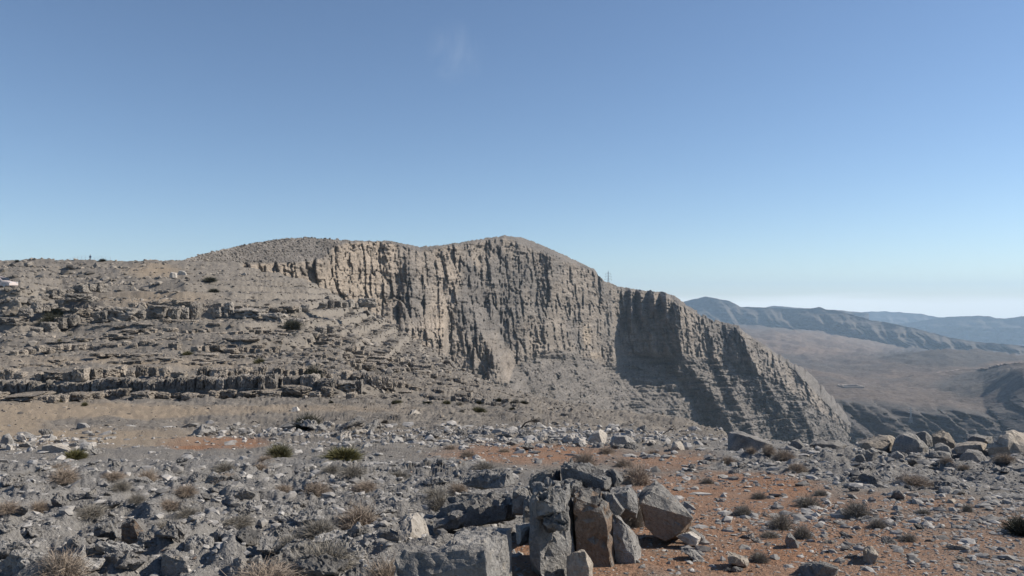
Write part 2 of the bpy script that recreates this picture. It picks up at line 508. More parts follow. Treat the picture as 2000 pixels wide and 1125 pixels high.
# ================================================================== 2. MASSIF (cliff and hill top)
sky_pts = [(300, 520), (340, 514), (360, 507), (400, 495), (450, 484), (500, 474), (550, 466), (600, 464), (660, 468), (720, 471), (760, 470),
           (790, 476), (820, 482), (860, 479), (900, 473), (950, 465), (985, 460), (1020, 464), (1050, 475), (1100, 497), (1140, 516),
           (1163, 527), (1168, 538), (1180, 548), (1210, 560), (1250, 566), (1300, 571), (1325, 582), (1345, 600), (1370, 614), (1400, 626),
           (1440, 633), (1455, 648), (1480, 665), (1510, 685), (1540, 705), (1570, 722), (1600, 755), (1630, 790), (1660, 828), (1700, 850), (1760, 880), (1900, 930)]
rim_pts = [(300, 530), (360, 517), (470, 514), (560, 513), (630, 502), (655, 478), (700, 474), (760, 474), (820, 490), (860, 484), (985, 464), (1163, 531),
           (1210, 564), (1300, 575), (1345, 606), (1440, 640), (1540, 712), (1660, 835), (1900, 945)]
base_pts = [(300, 560), (470, 548), (600, 572), (700, 610), (780, 655), (860, 700), (940, 742), (990, 755), (1008, 712), (1050, 692), (1100, 681),
            (1150, 700), (1180, 712), (1198, 714), (1215, 696), (1260, 692), (1320, 690), (1345, 694), (1400, 705), (1450, 712), (1500, 740),
            (1600, 800), (1700, 880), (1900, 970)]
rimY = [(300, 262), (360, 300), (470, 400), (600, 470), (660, 492), (760, 560), (865, 640), (985, 750), (1100, 880), (1165, 960), (1215, 1075),
        (1325, 1125), (1445, 1210), (1600, 1320), (1900, 1500)]
ip = lambda pts, x: np.interp(x, [p[0] for p in pts], [p[1] for p in pts])
bc = np.arange(300, 1840, 1.7)
NB = 280
ps = ip(sky_pts, bc)
jag = 8.0 * (cells2(bc / 13.0, 0 * bc, 21)[0] - 0.5) * sstep(1310, 1380, bc) + 2.2 * perlin(bc / 11.0, 0 * bc, 0 * bc, 3) + 2.2 * perlin(bc / 4.3, 0 * bc, 0 * bc + 2, 4) * sstep(600, 760, bc)
pb = np.maximum(ip(base_pts, bc) + 60, np.minimum(ip([(300, 600), (470, 620), (860, 760), (1000, 800), (1300, 860), (1450, 900), (1900, 990)], bc), 990))
v = np.linspace(0, 1, NB)[:, None]
BPY = ps[None, :] + v * (pb - ps)[None, :]
BPX = np.broadcast_to(bc, BPY.shape)
wig = 6 * perlin(bc / 26.0, 0 * bc, 0 * bc, 13) + 5 * perlin(bc / 9.0, 0 * bc, 0 * bc, 14)
rim = (ip(rim_pts, bc) + 0.25 * wig * sstep(640, 720, bc))[None, :]
bas = (ip(base_pts, bc) + wig)[None, :]
capw = sstep(5, -5, BPY - rim)
cliffw = (1 - capw) * sstep(5, -5, BPY - bas)
screew = (1 - capw) * (1 - cliffw)
terr = sstep(1230, 1345, BPX - (BPY - 700) * 0.55)              # terraced, buttressed lower wall on the far side
slope = capw * 2.6 + cliffw * 0.22 + screew * (1.25 * (1 - terr) + 0.75 * terr)
slope = np.where((BPX < 660) & (capw > 0.5), 2.2, slope)
BY = np.empty_like(BPY)
BY[0] = ip(rimY, bc)
kern = np.exp(-0.5 * (np.arange(-24, 25) / 9.0) ** 2)
BY[0] = np.convolve(np.pad(BY[0], 24, 'edge'), kern / kern.sum(), 'valid')
for i in range(1, NB):
    y = BY[i - 1]
    dpy = BPY[i] - BPY[i - 1]
    t_ = (HZ - BPY[i]) / F
    # moving down dpy rows while coming forward: dz = -(y*dpy/F) + dy*t ; dy = slope*dz
    s_ = slope[i]
    dz = -(y * dpy / F) / (1 - s_ * t_)
    BY[i] = np.maximum(y + s_ * dz, 150)


def spur(crest, A, wl, wr, power=1.0):
    """buttress running down the wall; crest: (px, py) points, widths in px as functions of py"""
    cy = [p[1] for p in crest]
    cx = [p[0] for p in crest]
    c_ = np.interp(BPY, cy, cx)
    s_ = BPX - c_
    l_ = np.interp(BPY, [p[0] for p in wl], [p[1] for p in wl])
    r_ = np.interp(BPY, [p[0] for p in wr], [p[1] for p in wr])
    a_ = np.interp(BPY, [p[0] for p in A], [p[1] for p in A])
    h = np.where(s_ < 0, np.clip(1 + s_ / l_, 0, 1), np.clip(1 - s_ / r_, 0, 1)) ** power
    return -a_ * h


jit = 5 * fbm(BPX / 40, BPY / 40, 0 * BPX, 3, 71)
D = np.zeros_like(BPY)
# the big buttress with the shaded amphitheatre before it, the next one, and the toe
D += spur([(1322 , 560), (1328, 600), (1332, 690), (1362, 730), (1396, 775), (1425, 825), (1455, 880)], [(560, 40), (590, 78), (640, 74), (685, 62), (712, 52), (850, 66)],
          [(560, 60), (600, 105), (688, 112), (704, 52), (775, 46), (850, 46)], [(560, 40), (600, 80), (700, 110), (850, 130)])
D += spur([(1440, 620), (1448, 650), (1462, 690), (1490, 740), (1528, 795), (1560, 850), (1590, 900)], [(620, 30), (650, 60), (700, 85), (850, 90)],
          [(620, 30), (660, 55), (720, 65), (850, 75)], [(620, 30), (700, 60), (850, 90)])
D += spur([(1545, 700), (1565, 740), (1600, 800), (1640, 870)], [(700, 20), (740, 45), (850, 60)], [(700, 25), (850, 50)], [(700, 25), (850, 60)])
D += spur([(1380, 615), (1400, 700), (1450, 800), (1480, 860)], [(615, 5), (660, 22), (860, 30)], [(600, 20), (860, 26)], [(600, 26), (860, 34)])
D += spur([(1500, 680), (1530, 740), (1575, 820), (1600, 880)], [(680, 8), (740, 30), (860, 36)], [(600, 22), (860, 28)], [(600, 26), (860, 34)])
for px__, w__, y__ in ((1232, 10, 640), (1252, 12, 618), (1276, 12, 606), (1300, 10, 622)):      # columns at the head of the amphitheatre
    D += spur([(px__, 540), (px__ + 2, y__ + 20)], [(550, 0), (568, 24), (y__, 22), (y__ + 14, 0)], [(550, w__), (700, w__)], [(550, w__ * 0.9), (700, w__ * 0.9)])
# left block: recess below its corner, with pillars in it
D += spur([(905, 560), (925, 620), (960, 690), (992, 752), (1010, 800)], [(560, 0), (620, 14), (690, 40), (760, 55), (800, 30)], [(560, 40), (690, 80), (760, 118)], [(560, 30), (760, 40)])
D += spur([(862, 520), (866, 600), (868, 705)], [(560, 0), (620, 16), (640, 42), (700, 50), (720, 0)], [(500, 90), (700, 160)], [(500, 10), (700, 8)], 0.8)
D += spur([(958, 600), (965, 720)], [(600, 0), (640, 12), (720, 14)], [(600, 26), (720, 30)], [(600, 18), (720, 20)])
D += spur([(1074, 480), (1078, 600)], [(470, 8), (500, 20), (560, 18), (610, 0)], [(470, 26), (600, 22)], [(470, 40), (600, 60)])
D += spur([(1062, 610), (1066, 692)], [(600, 0), (640, 16), (690, 16), (700, 0)], [(600, 22), (700, 26)], [(600, 50), (700, 60)])
D += spur([(1175, 535), (1180, 600)], [(530, 10), (560, 16), (620, 0)], [(530, 18), (600, 16)], [(530, 26), (600, 30)])
D += spur([(1196, 640), (1198, 716)], [(630, 0), (670, 14), (714, 18), (722, 0)], [(630, 14), (714, 16)], [(630, 18), (714, 20)])
D += spur([(795, 480), (802, 600), (806, 650)], [(480, 0), (520, 14), (600, 14), (660, 0)], [(480, 26), (650, 24)], [(480, 50), (650, 40)])
D += spur([(932, 500), (905, 560), (880, 610)], [(490, 0), (520, 10), (600, 14), (640, 0)], [(490, 40), (640, 40)], [(490, 60), (640, 50)])
BX, _, BZ = unproject(BPX, BPY, BY)
wz = fbm(BX / 38, BY / 38, BZ / 38, 3, 81)
H = BX * 0.85 + BY * 0.45 + 5.0 * wz + 0.06 * BZ
zb_ = np.zeros_like(H)
pil = fbm(H / 30, BZ / 130 + wz, zb_, 3, 91, 0.5, True)
pil2 = fbm(H / 11, BZ / 46 + 0.6 * wz, zb_ + 5, 3, 95, 0.55, True)
pil3 = fbm(H / 4.6, BZ / 17, zb_, 3, 99, 0.6)
ca, ea = cells2(H / 15, BZ / 52 + 0.5 * wz, 3)
cb, eb = cells2(H / 6.2, BZ / 19 + 0.4 * wz, 5)
cd, ed = cells2(H / 2.9, BZ / 7.0, 7)
vert = pil * 3.6 + pil2 * 0.9 + (ca - 0.5) * 6.0 + (cb - 0.5) * 4.4 + (cd - 0.5) * 2.8 - 3.5 * sstep(0.1, 0.0, ea) - 2.0 * sstep(0.12, 0.0, eb)
dip = BZ + 0.05 * BX + 5.0 * fbm(BX / 60, BY / 60, BZ / 40, 3, 101)
fr = dip / 8.5 - np.floor(dip / 8.5)
bed = (sstep(0.0, 0.22, fr) - fr) * 5.5
fr2 = dip / 3.1 - np.floor(dip / 3.1)
bed2 = (sstep(0.0, 0.3, fr2) - fr2) * 1.8
broke = sstep(-0.12, 0.22, fbm(BX / 32, BY / 32, BZ / 14, 4, 111))
rough = fbm(BX / 13, BY / 13, BZ / 13, 5, 121, 0.65)
cw_, ew_ = cells2(H / 17, dip / 5.2, 11)                       # wide thin beds of the stepped wall
cx_, ex_ = cells2(H / 7.5, dip / 2.6, 13)
D += -cliffw * vert - cliffw * (bed2 * 0.55 + bed * 0.4) * broke
D += screew * terr * ((cw_ - 0.5) * -7.0 + (cx_ - 0.5) * -4.0)
D += screew * (1 - terr) * broke * ((cw_ - 0.5) * -4.0 + (cx_ - 0.5) * -3.0)
D += screew * ((bed * (1.9 + 0.6 * terr) + bed2 * (1.1 + 0.6 * terr)) * (0.25 + 0.75 * broke) + rough * (6.0 + 2.5 * terr) + 3.0 * fbm(BX / 6, BY / 6, BZ / 6, 3, 129, 0.6)) + terr * (-0.6 * vert) * (1 - capw)
D += capw * rough * 3.0 + rough * cliffw * 3.5 + (cliffw + 0.6 * terr * screew) * 1.6 * fbm(BX / 4.2, BY / 4.2, BZ / 5.0, 3, 127, 0.6)
gul = fbm((BPX + (BPY - 640) * 0.45) / 34, BPY / 160, 0 * BPX, 3, 131, 0.5, True)
D += screew * gul * (-3.5 - 5.0 * terr)
BY2 = np.maximum(BY + D, 120)
BPY = BPY + jag[None, :] * np.exp(-v * 10)
# keep the hill top seamless on the near side
X_, Y_, Z_ = unproject(BPX, BPY, BY2)
# rows behind the skyline: gentle back slope
bk = [(0.012, -0.3), (0.05, -4), (0.15, -16), (0.5, -80), (1.2, -260)]
Xb, Yb, Zb = [X_[0] * (1 + a) for a, b in bk][::-1], [Y_[0] * (1 + a) for a, b in bk][::-1], [Z_[0] + b for a, b in bk][::-1]
X_, Y_, Z_ = np.vstack(Xb + [X_]), np.vstack(Yb + [Y_]), np.vstack(Zb + [Z_])
tn = fbm(BX / 55, BY / 55, BZ / 55, 4, 141)
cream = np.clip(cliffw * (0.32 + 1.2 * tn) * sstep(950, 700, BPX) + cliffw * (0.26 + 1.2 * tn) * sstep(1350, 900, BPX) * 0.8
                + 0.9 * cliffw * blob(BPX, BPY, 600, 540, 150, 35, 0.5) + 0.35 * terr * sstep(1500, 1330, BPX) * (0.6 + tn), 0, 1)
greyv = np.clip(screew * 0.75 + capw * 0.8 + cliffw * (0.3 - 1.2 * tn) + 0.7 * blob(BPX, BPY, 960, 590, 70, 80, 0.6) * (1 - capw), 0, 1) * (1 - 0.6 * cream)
scar = 0.75 * blob(BPX, BPY, 1146, 655, 9, 24, 0.8) * cliffw + 0.6 * blob(BPX, BPY, 1165, 695, 18, 8, 0.6)
tb = np.stack([cream, greyv, np.clip(scar, 0, 1)], -1)
tb = np.concatenate([np.repeat(tb[:1], len(bk), 0), tb])
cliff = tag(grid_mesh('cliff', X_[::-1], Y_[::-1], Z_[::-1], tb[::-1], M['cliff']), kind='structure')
BPXv, BPYv = BPX, BPY


def on_cliff(px, py):
    j = int(np.argmin(np.abs(bc - px)))
    i = int(np.argmin(np.abs(BPY[:, j] - py)))
    return float(X_[i + len(bk), j]), float(Y_[i + len(bk), j]), float(Z_[i + len(bk), j])


# ================================================================== 3. VALLEY, FAR MOUNTAINS
CK = {
    1380: [(960, 1150), (900, 1260), (860, 1330), (800, 1450), (760, 1750), (730, 2200), (700, 2900), (696, 3050), (640, 4600), (632, 6500)],
    1560: [(960, 1150), (900, 1260), (860, 1330), (800, 1450), (760, 1750), (730, 2200), (706, 2900), (702, 3050), (655, 4600), (645, 6500)],
    1640: [(960, 1150), (900, 1260), (850, 1340), (790, 1470), (760, 1750), (735, 2200), (707, 2900), (704, 3050), (664, 4900), (650, 6500)],
    1720: [(960, 1150), (900, 1250), (850, 1340), (795, 1450), (765, 1720), (735, 2200), (701, 2900), (702, 3100), (676, 5200), (660, 6500)],
    1780: [(960, 1150), (905, 1240), (860, 1320), (808, 1420), (770, 1700), (735, 2200), (692, 2900), (696, 3300), (684, 5500), (670, 6500)],
    1850: [(960, 1150), (905, 1240), (860, 1320), (802, 1430), (772, 1700), (730, 2200), (684, 2900), (690, 3300), (688, 5500), (675, 6500)],
    1920: [(960, 1150), (905, 1230), (860, 1310), (815, 1420), (768, 1700), (728, 2200), (690, 2900), (695, 3300), (690, 5500), (680, 6500)],
    2000: [(960, 1100), (905, 1180), (860, 1250), (800, 1350), (752, 1600), (720, 2200), (704, 2900), (705, 3300), (694, 5500), (684, 6500)],
    2600: [(960, 1100), (905, 1180), (860, 1250), (800, 1350), (752, 1600), (720, 2200), (704, 2900), (705, 3300), (694, 5500), (684, 6500)],
}
cp = np.array(sorted(CK))
cx = np.arange(1380, 2600, 3.6)
cyY = np.stack([np.interp(cx, cp, [CK[k][i][1] for k in cp]) for i in range(10)])
cyP = np.stack([np.interp(cx, cp, [CK[k][i][0] for k in cp]) for i in range(10)])
sg = np.abs(np.diff(cyP, axis=0)) + np.diff(cyY, axis=0) / 90.0
cm = np.concatenate([np.zeros((1, len(cx))), np.cumsum(sg, 0)])
cm /= cm[-1:]
NV = 230
VY = np.empty((NV, len(cx)))
VP = np.empty_like(VY)
for j in range(len(cx)):
    VY[:, j] = np.interp(np.linspace(0, 1, NV), cm[:, j], cyY[:, j])
    VP[:, j] = np.interp(VY[:, j], cyY[:, j], cyP[:, j])
for _ in range(3):
    VP[:, 1:-1] = (VP[:, :-2] + 2 * VP[:, 1:-1] + VP[:, 2:]) / 4
    VP[1:-1] = (VP[:-2] + 2 * VP[1:-1] + VP[2:]) / 4
VPX = np.broadcast_to(cx, VY.shape)
VX, VYY, VZ = unproject(VPX, VP, VY)
wall = sstep(1550, 1420, VY)
r1 = fbm((VPX - (VP - 800) * 1.1) / 46, VP / 240, 0 * VP, 4, 201, 0.55, True)
VYY = VYY - wall * (r1 * 75 + 16 * fbm(VX / 40, VY / 40, VZ / 40, 3, 203, 0.5, True))
dz_ = fbm(VX / 420, VY / 420, 0 * VX, 4, 211) * 18 + fbm(VX / 90, VY / 90, 0 * VX, 4, 213, 0.55) * 11 + fbm(VX / 260, VY / 500, 0 * VX, 4, 219, 0.5, True) * 13
flank_shade = blob(VPX, VP, 1905, 755, 75, 24, 0.35)  # shade of the spur's left flank, painted as darker tint
dz_ += (1 - wall) * 42 * np.exp(-((VPX - 1995) / 75) ** 2 - ((VP - 752) / 24) ** 2)
dz_ += 10 * fbm(VX / 150, VY / 60, 0 * VX, 3, 217, 0.5, True) * sstep(2600, 1700, VY)
VZ = VZ + dz_ * (1 - wall * 0.6) * np.clip(VY / 2500, 0.45, 1.5)
vt = np.stack([np.maximum.reduce([blob(VPX, VP, 1600, 672, 160, 26, 0.6), blob(VPX, VP, 1700, 735, 180, 12, 0.8) * 0.6, blob(VPX, VP, 1950, 715, 120, 12, 0.8) * 0.7]),
               np.clip(wall * 0.9 + blob(VPX, VP, 1850, 700, 150, 18, 0.5) * 0.7 + flank_shade * 0.8 + 0.55 * sstep(-0.1, 0.25, fbm(VX / 300, VY / 600, 0 * VX, 4, 231)) * (VY < 3200), 0, 1), 0 * VX], -1)
valley = tag(grid_mesh('valley', VX, VYY, VZ, vt, M['valley']), kind='structure')


def ridge(name, sky, base, Ysky, Ybase, x0, x1, step, rows, amp, seed, spurs, matk='far', rot=0.0):
    px = np.arange(x0, x1, step)
    s0 = ip(sky, px) + perlin(px / 14.0, 0 * px, 0 * px, seed) * 1.3
    b0 = ip(base, px)
    vv = np.linspace(0, 1, rows)[:, None]
    prof = vv ** 0.9
    P_ = s0 + prof * (b0 - s0)
    Y__ = ip(Ysky, px) + vv * (ip(Ybase, px) - ip(Ysky, px))
    PXX = np.broadcast_to(px, P_.shape)
    x, y, z = unproject(PXX, P_, Y__)
    along = (PXX + rot * (P_ - s0)) + spurs * 0.7 * fbm(PXX / 90, P_ / 50, 0 * P_, 3, seed + 21)
    rr = fbm(along / spurs, P_ / 160, 0 * P_, 4, seed + 3, 0.55, True)
    r2 = fbm(x / (amp * 1.6), y / (amp * 1.6), z / (amp * 0.6), 4, seed + 9, 0.55)
    strat = z / (amp * 0.28)
    fs = strat - np.floor(strat)
    bed_ = (sstep(0, 0.35, fs) - fs) * amp * 0.22
    env = np.clip(vv * 5, 0.12, 1)
    y2 = y - env * (rr * amp + r2 * amp * 0.45 - bed_)
    x, y, z = unproject(PXX, P_, y2)
    xb, yb, zb = x[0] * 1.25, y[0] * 1.25, z[0] - 0.16 * y[0] * 0.6
    x, y, z = np.vstack([xb, x]), np.vstack([yb, y]), np.vstack([zb, z])
    tt_ = np.stack([0 * x, 0 * x + 0.3, 0 * x], -1)
    return tag(grid_mesh(name, x[::-1], y[::-1], z[::-1], tt_, M[matk]), kind='structure')


ridge('mountain_ridge', [(1250, 606), (1335, 589), (1378, 579), (1400, 583), (1425, 588), (1446, 599), (1480, 600), (1555, 603), (1590, 602), (1600, 599), (1612, 604), (1640, 608),
                         (1665, 614), (1700, 625), (1740, 631), (1790, 642), (1850, 658), (1900, 667), (2000, 675), (2300, 690), (2600, 700)],
      [(1250, 640), (1400, 650), (1460, 660), (1540, 672), (1620, 690), (1700, 700), (1800, 705), (2000, 715), (2600, 730)],
      [(1250, 8600), (1400, 7600), (1700, 5900), (2000, 4700), (2600, 3600)], [(1250, 7900), (1400, 6950), (1700, 5400), (2000, 4450), (2600, 3450)],
      1250, 2600, 2.6, 80, 190.0, 301, 60.0, rot=-1.3)
ridge('mountain_peak', [(1400, 610), (1480, 606), (1500, 599), (1512, 597), (1535, 599), (1555, 601), (1640, 606), (1700, 612)],
      [(1400, 640), (1700, 650)], [(1400, 10500), (1700, 9000)], [(1400, 10200), (1700, 8700)], 1400, 1700, 3.0, 24, 160.0, 331, 50.0)
ridge('mountain_range', [(1500, 616), (1600, 606), (1640, 609), (1660, 612), (1690, 609), (1720, 608), (1760, 610), (1800, 613), (1830, 619), (1850, 622), (1880, 624), (1960, 632), (2100, 640), (2600, 650)],
      [(1500, 680), (2600, 710)], [(1500, 15500), (2000, 11500), (2600, 9000)], [(1500, 14600), (2000, 10800), (2600, 8500)], 1500, 2600, 3.0, 50, 260.0, 351, 90.0, rot=-0.8)
ridge('mountain_crest', [(1700, 640), (1790, 628), (1830, 621), (1850, 619), (1872, 618), (1900, 617), (1930, 617), (1948, 622), (1965, 622), (1985, 619), (2010, 617), (2100, 612), (2600, 620)],
      [(1700, 690), (2600, 710)], [(1700, 11800), (2000, 9800), (2600, 7000)], [(1700, 11200), (2000, 9300), (2600, 6700)], 1700, 2600, 3.0, 50, 240.0, 371, 90.0, rot=-0.8)
# wide plain under everything out to the horizon
pv = np.array([[-8800, -3000, -520], [18800, -3000, -520], [18800, 16800, -520], [-8800, 16800, -520]], float)
tag(raw_mesh('plain', pv, np.array([[0, 1, 2, 3]]), M['valley'], np.zeros((4, 3))), kind='structure')
# ================================================================== 4. ROCKS
def chip(pts, n, seed):
    """break corners off a convex body along flat planes"""
    r = random.Random(seed * 7 + 1)
    for _ in range(n):
        nv = Vector((r.gauss(0, 1), r.gauss(-0.25, 1), r.gauss(0.25, 0.8))).normalized()
        dist = [p.dot(nv) for p in pts]
        hi, lo = max(dist), min(dist)
        cut = hi - (hi - lo) * r.uniform(0.06, 0.15)
        bm = bmesh.new()
        for p in pts:
            bm.verts.new(p)
        bmesh.ops.convex_hull(bm, input=bm.verts)
        bmesh.ops.delete(bm, geom=[q for q in bm.verts if not q.link_faces], context='VERTS')
        bmesh.ops.bisect_plane(bm, geom=bm.verts[:] + bm.edges[:] + bm.faces[:], plane_co=nv * cut, plane_no=nv, clear_outer=True)
        q = [v_.co.copy() for v_ in bm.verts]
        bm.free()
        if len(q) > 5:
            pts = q
    return pts


def hull_rock(name, pts, amp=0.05, freq=2.0, pit=0.0, bev=0.06, cuts=2, seed=0, size=None, smooth=False, res=0.09):
    """broken limestone block: convex body, chipped edges, uneven faces; returns a mesh"""
    bm = bmesh.new()
    for p in pts:
        bm.verts.new(p)
    bmesh.ops.convex_hull(bm, input=bm.verts)
    bmesh.ops.delete(bm, geom=[v for v in bm.verts if not v.link_faces], context='VERTS')
    bmesh.ops.dissolve_limit(bm, angle_limit=math.radians(6), verts=bm.verts, edges=bm.edges)
    if size is None:
        size = max((Vector(p) - Vector(pts[0])).length for p in pts)
    if bev:
        bmesh.ops.bevel(bm, geom=list(bm.edges), offset=bev * size, segments=1, affect='EDGES', profile=0.6, clamp_overlap=True)
    bmesh.ops.triangulate(bm, faces=bm.faces)
    for _ in range(cuts):
        long = [e for e in bm.edges if e.calc_length() > size * res]
        if not long:
            break
        bmesh.ops.subdivide_edges(bm, edges=long, cuts=1)
        bmesh.ops.triangulate(bm, faces=bm.faces)
    bm.normal_update()
    off = Vector((seed * 3.17, seed * 1.73, seed * 2.31))
    top = max(v.co.z for v in bm.verts)
    low = min(v.co.z for v in bm.verts)
    new = []
    for v_ in bm.verts:
        q = v_.co / size * freq + off
        d = mnoise.fractal(q, 1.0, 2.0, 4) * amp
        d += (abs(mnoise.noise(q * 2.7)) - 0.2) * -amp * 0.9
        d += mnoise.noise(q * 6.1) * amp * 0.35
        d += amp * 0.5 * (mnoise.voronoi(q * 1.9, distance_metric='DISTANCE')[0][0] - 0.35)                  # broken facets
        d -= amp * 1.6 * max(0.0, 1.0 - abs(mnoise.noise(q * 1.6 + Vector((7, 1, 3)))) * 14)          # cracks
        if pit:
            hz_ = (v_.co.z - low) / max(1e-6, top - low)
            w = max(0.0, v_.normal.z - 0.3) * 1.0 * (0.25 + 0.75 * min(1, max(0, hz_ - 0.35) * 2.5)) + 0.5 * max(0, hz_ - 0.6)
            d += pit * w * 0.7 * mnoise.noise(q * 2.0 + off)
            d -= pit * w * (1.0 - min(1.0, abs(mnoise.noise(q * 4.1)) * 3.2)) + pit * w * 0.6 * max(0, mnoise.noise(q * 7.3))
        new.append(v_.co + v_.normal * d * size)
    for v_, c in zip(bm.verts, new):
        v_.co = c
    me = bpy.data.meshes.new(name)
    bm.to_mesh(me)
    bm.free()
    me.polygons.foreach_set('use_smooth', np.full(len(me.polygons), smooth))
    return me


def hero(front, back, Yf, Yb, mat, label, amp=0.02, pit=0.02, freq=2.4, bev=0.014, cuts=4, cat='rock', name='rock', group=None, seed=None, chips=7, res=0.06):
    """a rock given by its near face and its far outline, at their distances in the place"""
    P3 = [Vector([float(a) for a in unproject(x, y, Yf)]) for x, y in front] + [Vector([float(a) for a in unproject(x, y, Yb)]) for x, y in back]
    base = Vector((sum(p.x for p in P3) / len(P3), sum(p.y for p in P3) / len(P3), min(p.z for p in P3)))
    hero.n += 1
    ax = [p[0] for p in front + back]
    ay = [p[1] for p in front + back]
    HEROES.append((sum(ax) / len(ax), sum(ay) / len(ay), 'the ' + label))
    me = hull_rock(name, chip([p - base for p in P3], chips, seed or hero.n), amp, freq, pit, bev, cuts + 2, seed or hero.n, res=res)
    me.materials.append(M[mat])
    o = bpy.data.objects.new(name, me)
    col.objects.link(o)
    o.location = base
    return tag(o, label, cat, group)


hero.n = 0
HEROES = []
# --- the split outcrop at the bottom of the picture
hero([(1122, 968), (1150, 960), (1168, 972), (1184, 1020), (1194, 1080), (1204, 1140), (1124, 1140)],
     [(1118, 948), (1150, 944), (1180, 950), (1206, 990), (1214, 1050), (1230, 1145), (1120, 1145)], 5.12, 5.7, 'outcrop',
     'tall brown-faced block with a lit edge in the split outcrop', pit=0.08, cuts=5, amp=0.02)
hero([(1036, 1012), (1044, 972), (1066, 955), (1098, 958), (1100, 1040), (1106, 1140), (1070, 1140), (1032, 1088)],
     [(1036, 950), (1076, 932), (1116, 940), (1119, 1040), (1130, 1145), (1050, 1145)], 4.7, 5.35, 'crust_rock',
     'dark upright block with pitted top beside the crack of the outcrop', pit=0.14, cuts=5, amp=0.02)
hero([(1040, 992), (1050, 966), (1078, 958), (1100, 972), (1102, 998), (1070, 1008), (1046, 1010)], [(1044, 956), (1080, 946), (1106, 960), (1106, 1004), (1050, 1012)], 4.6, 5.0, 'crust_rock',
     'jagged dark crust on the upper face of the upright block', pit=0.16, cuts=4, amp=0.05)
hero([(1060, 1016), (1074, 1002), (1100, 1004), (1110, 1020), (1098, 1034), (1068, 1030)], [(1066, 1000), (1096, 996), (1112, 1012), (1108, 1034), (1070, 1036)], 4.55, 4.85, 'crust_rock',
     'curled knob of crust halfway down the upright block', pit=0.16, cuts=4, amp=0.06)
hero([(1106, 1090), (1122, 1080), (1142, 1078), (1150, 1110), (1150, 1140), (1106, 1140)], [(1110, 1080), (1140, 1072), (1158, 1100), (1160, 1145)], 4.65, 4.85, 'tan_rock',
     'low cream broken piece at the foot of the split outcrop', cuts=4)
hero([(1020, 1000), (1036, 975), (1050, 990), (1044, 1030), (1022, 1032)], [(1024, 975), (1048, 962), (1056, 1030), (1026, 1034)], 5.4, 5.8, 'crust_rock',
     'dark jagged knob at the shoulder of the upright block', pit=0.1, cuts=4)
hero([(1084, 955), (1100, 940), (1130, 944), (1134, 966), (1090, 970)], [(1088, 942), (1110, 932), (1136, 940), (1136, 970)], 5.7, 6.2, 'crust_rock',
     'dark pitted rubble block just behind the crack of the outcrop', pit=0.1, cuts=4)
hero([(1194, 1010), (1212, 1005), (1222, 1040), (1238, 1085), (1246, 1140), (1216, 1140), (1200, 1080)],
     [(1196, 998), (1222, 1000), (1244, 1040), (1253, 1070), (1252, 1140), (1220, 1145)], 5.25, 5.55, 'grey_rock',
     'slim pale-grey slab leaning on the tall brown-faced block', cuts=4)
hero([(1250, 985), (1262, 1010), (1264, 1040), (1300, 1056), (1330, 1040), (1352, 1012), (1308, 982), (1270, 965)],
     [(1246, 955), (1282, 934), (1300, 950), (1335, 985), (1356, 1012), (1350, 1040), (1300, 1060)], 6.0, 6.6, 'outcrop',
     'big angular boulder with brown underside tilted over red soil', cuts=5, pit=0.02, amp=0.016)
hero([(1096, 920), (1110, 905), (1150, 922), (1186, 932), (1190, 950), (1150, 962), (1096, 958)],
     [(1100, 905), (1120, 893), (1170, 908), (1200, 935), (1190, 962), (1100, 965)], 6.2, 6.8, 'crust_rock',
     'dark pitted rock lying on top of the split outcrop', pit=0.09, cuts=5)
hero([(1186, 925), (1198, 918), (1214, 940), (1196, 962), (1182, 960)], [(1180, 915), (1200, 912), (1216, 938), (1200, 965)], 6.5, 6.9, 'crust_rock',
     'small dark wedge right behind the pitted rock on the outcrop', cuts=4)
hero([(1196, 970), (1226, 962), (1248, 985), (1240, 1010), (1200, 1010)], [(1190, 955), (1230, 945), (1246, 965), (1244, 1012), (1195, 1012)], 5.7, 6.2, 'crust_rock',
     'dark grey rock between the outcrop and the tilted boulder', cuts=4, pit=0.03)
hero([(1172, 966), (1195, 966), (1214, 995), (1204, 1006), (1184, 1000)], [(1176, 958), (1198, 960), (1220, 995), (1210, 1010)], 5.4, 5.75, 'crust_rock',
     'cracked dark knob capping the slim pale-grey slab', cuts=4, pit=0.05)
hero([(868, 1040), (880, 1050), (945, 1046), (962, 1070), (990, 1225), (860, 1225)],
     [(880, 1018), (920, 1008), (975, 1012), (998, 1030), (1000, 1075), (1002, 1215), (870, 1215)], 4.2, 4.72, 'grey_rock',
     'large rounded grey block with pale top beside the red bank', cuts=5, pit=0.03, amp=0.02, chips=4)
hero([(765, 1085), (790, 1080), (945, 1078), (965, 1262), (760, 1262)],
     [(800, 1066), (860, 1060), (955, 1058), (968, 1080), (990, 1240), (790, 1240)], 3.8, 4.15, 'grey_rock',
     'flat-topped grey block at the bottom edge before the rounded block', cuts=5, pit=0.03, amp=0.02, chips=4)
hero([(775, 1040), (792, 1010), (806, 1060), (800, 1068), (780, 1064)],
     [(795, 1004), (822, 1000), (838, 1020), (846, 1045), (830, 1062), (800, 1070)], 5.8, 6.2, 'pale_rock',
     'pale knobbly rock standing alone in the stones, lit on one side', cuts=5, pit=0.03)
hero([(848, 1010), (890, 995), (950, 988), (1000, 985), (1002, 1010), (960, 1022), (850, 1040)],
     [(858, 985), (880, 965), (930, 952), (985, 955), (1002, 968), (1008, 1012), (860, 1040)], 6.3, 7.2, 'crust_rock',
     'long cracked grey slab with fluted crust above the rounded block', pit=0.1, cuts=5)
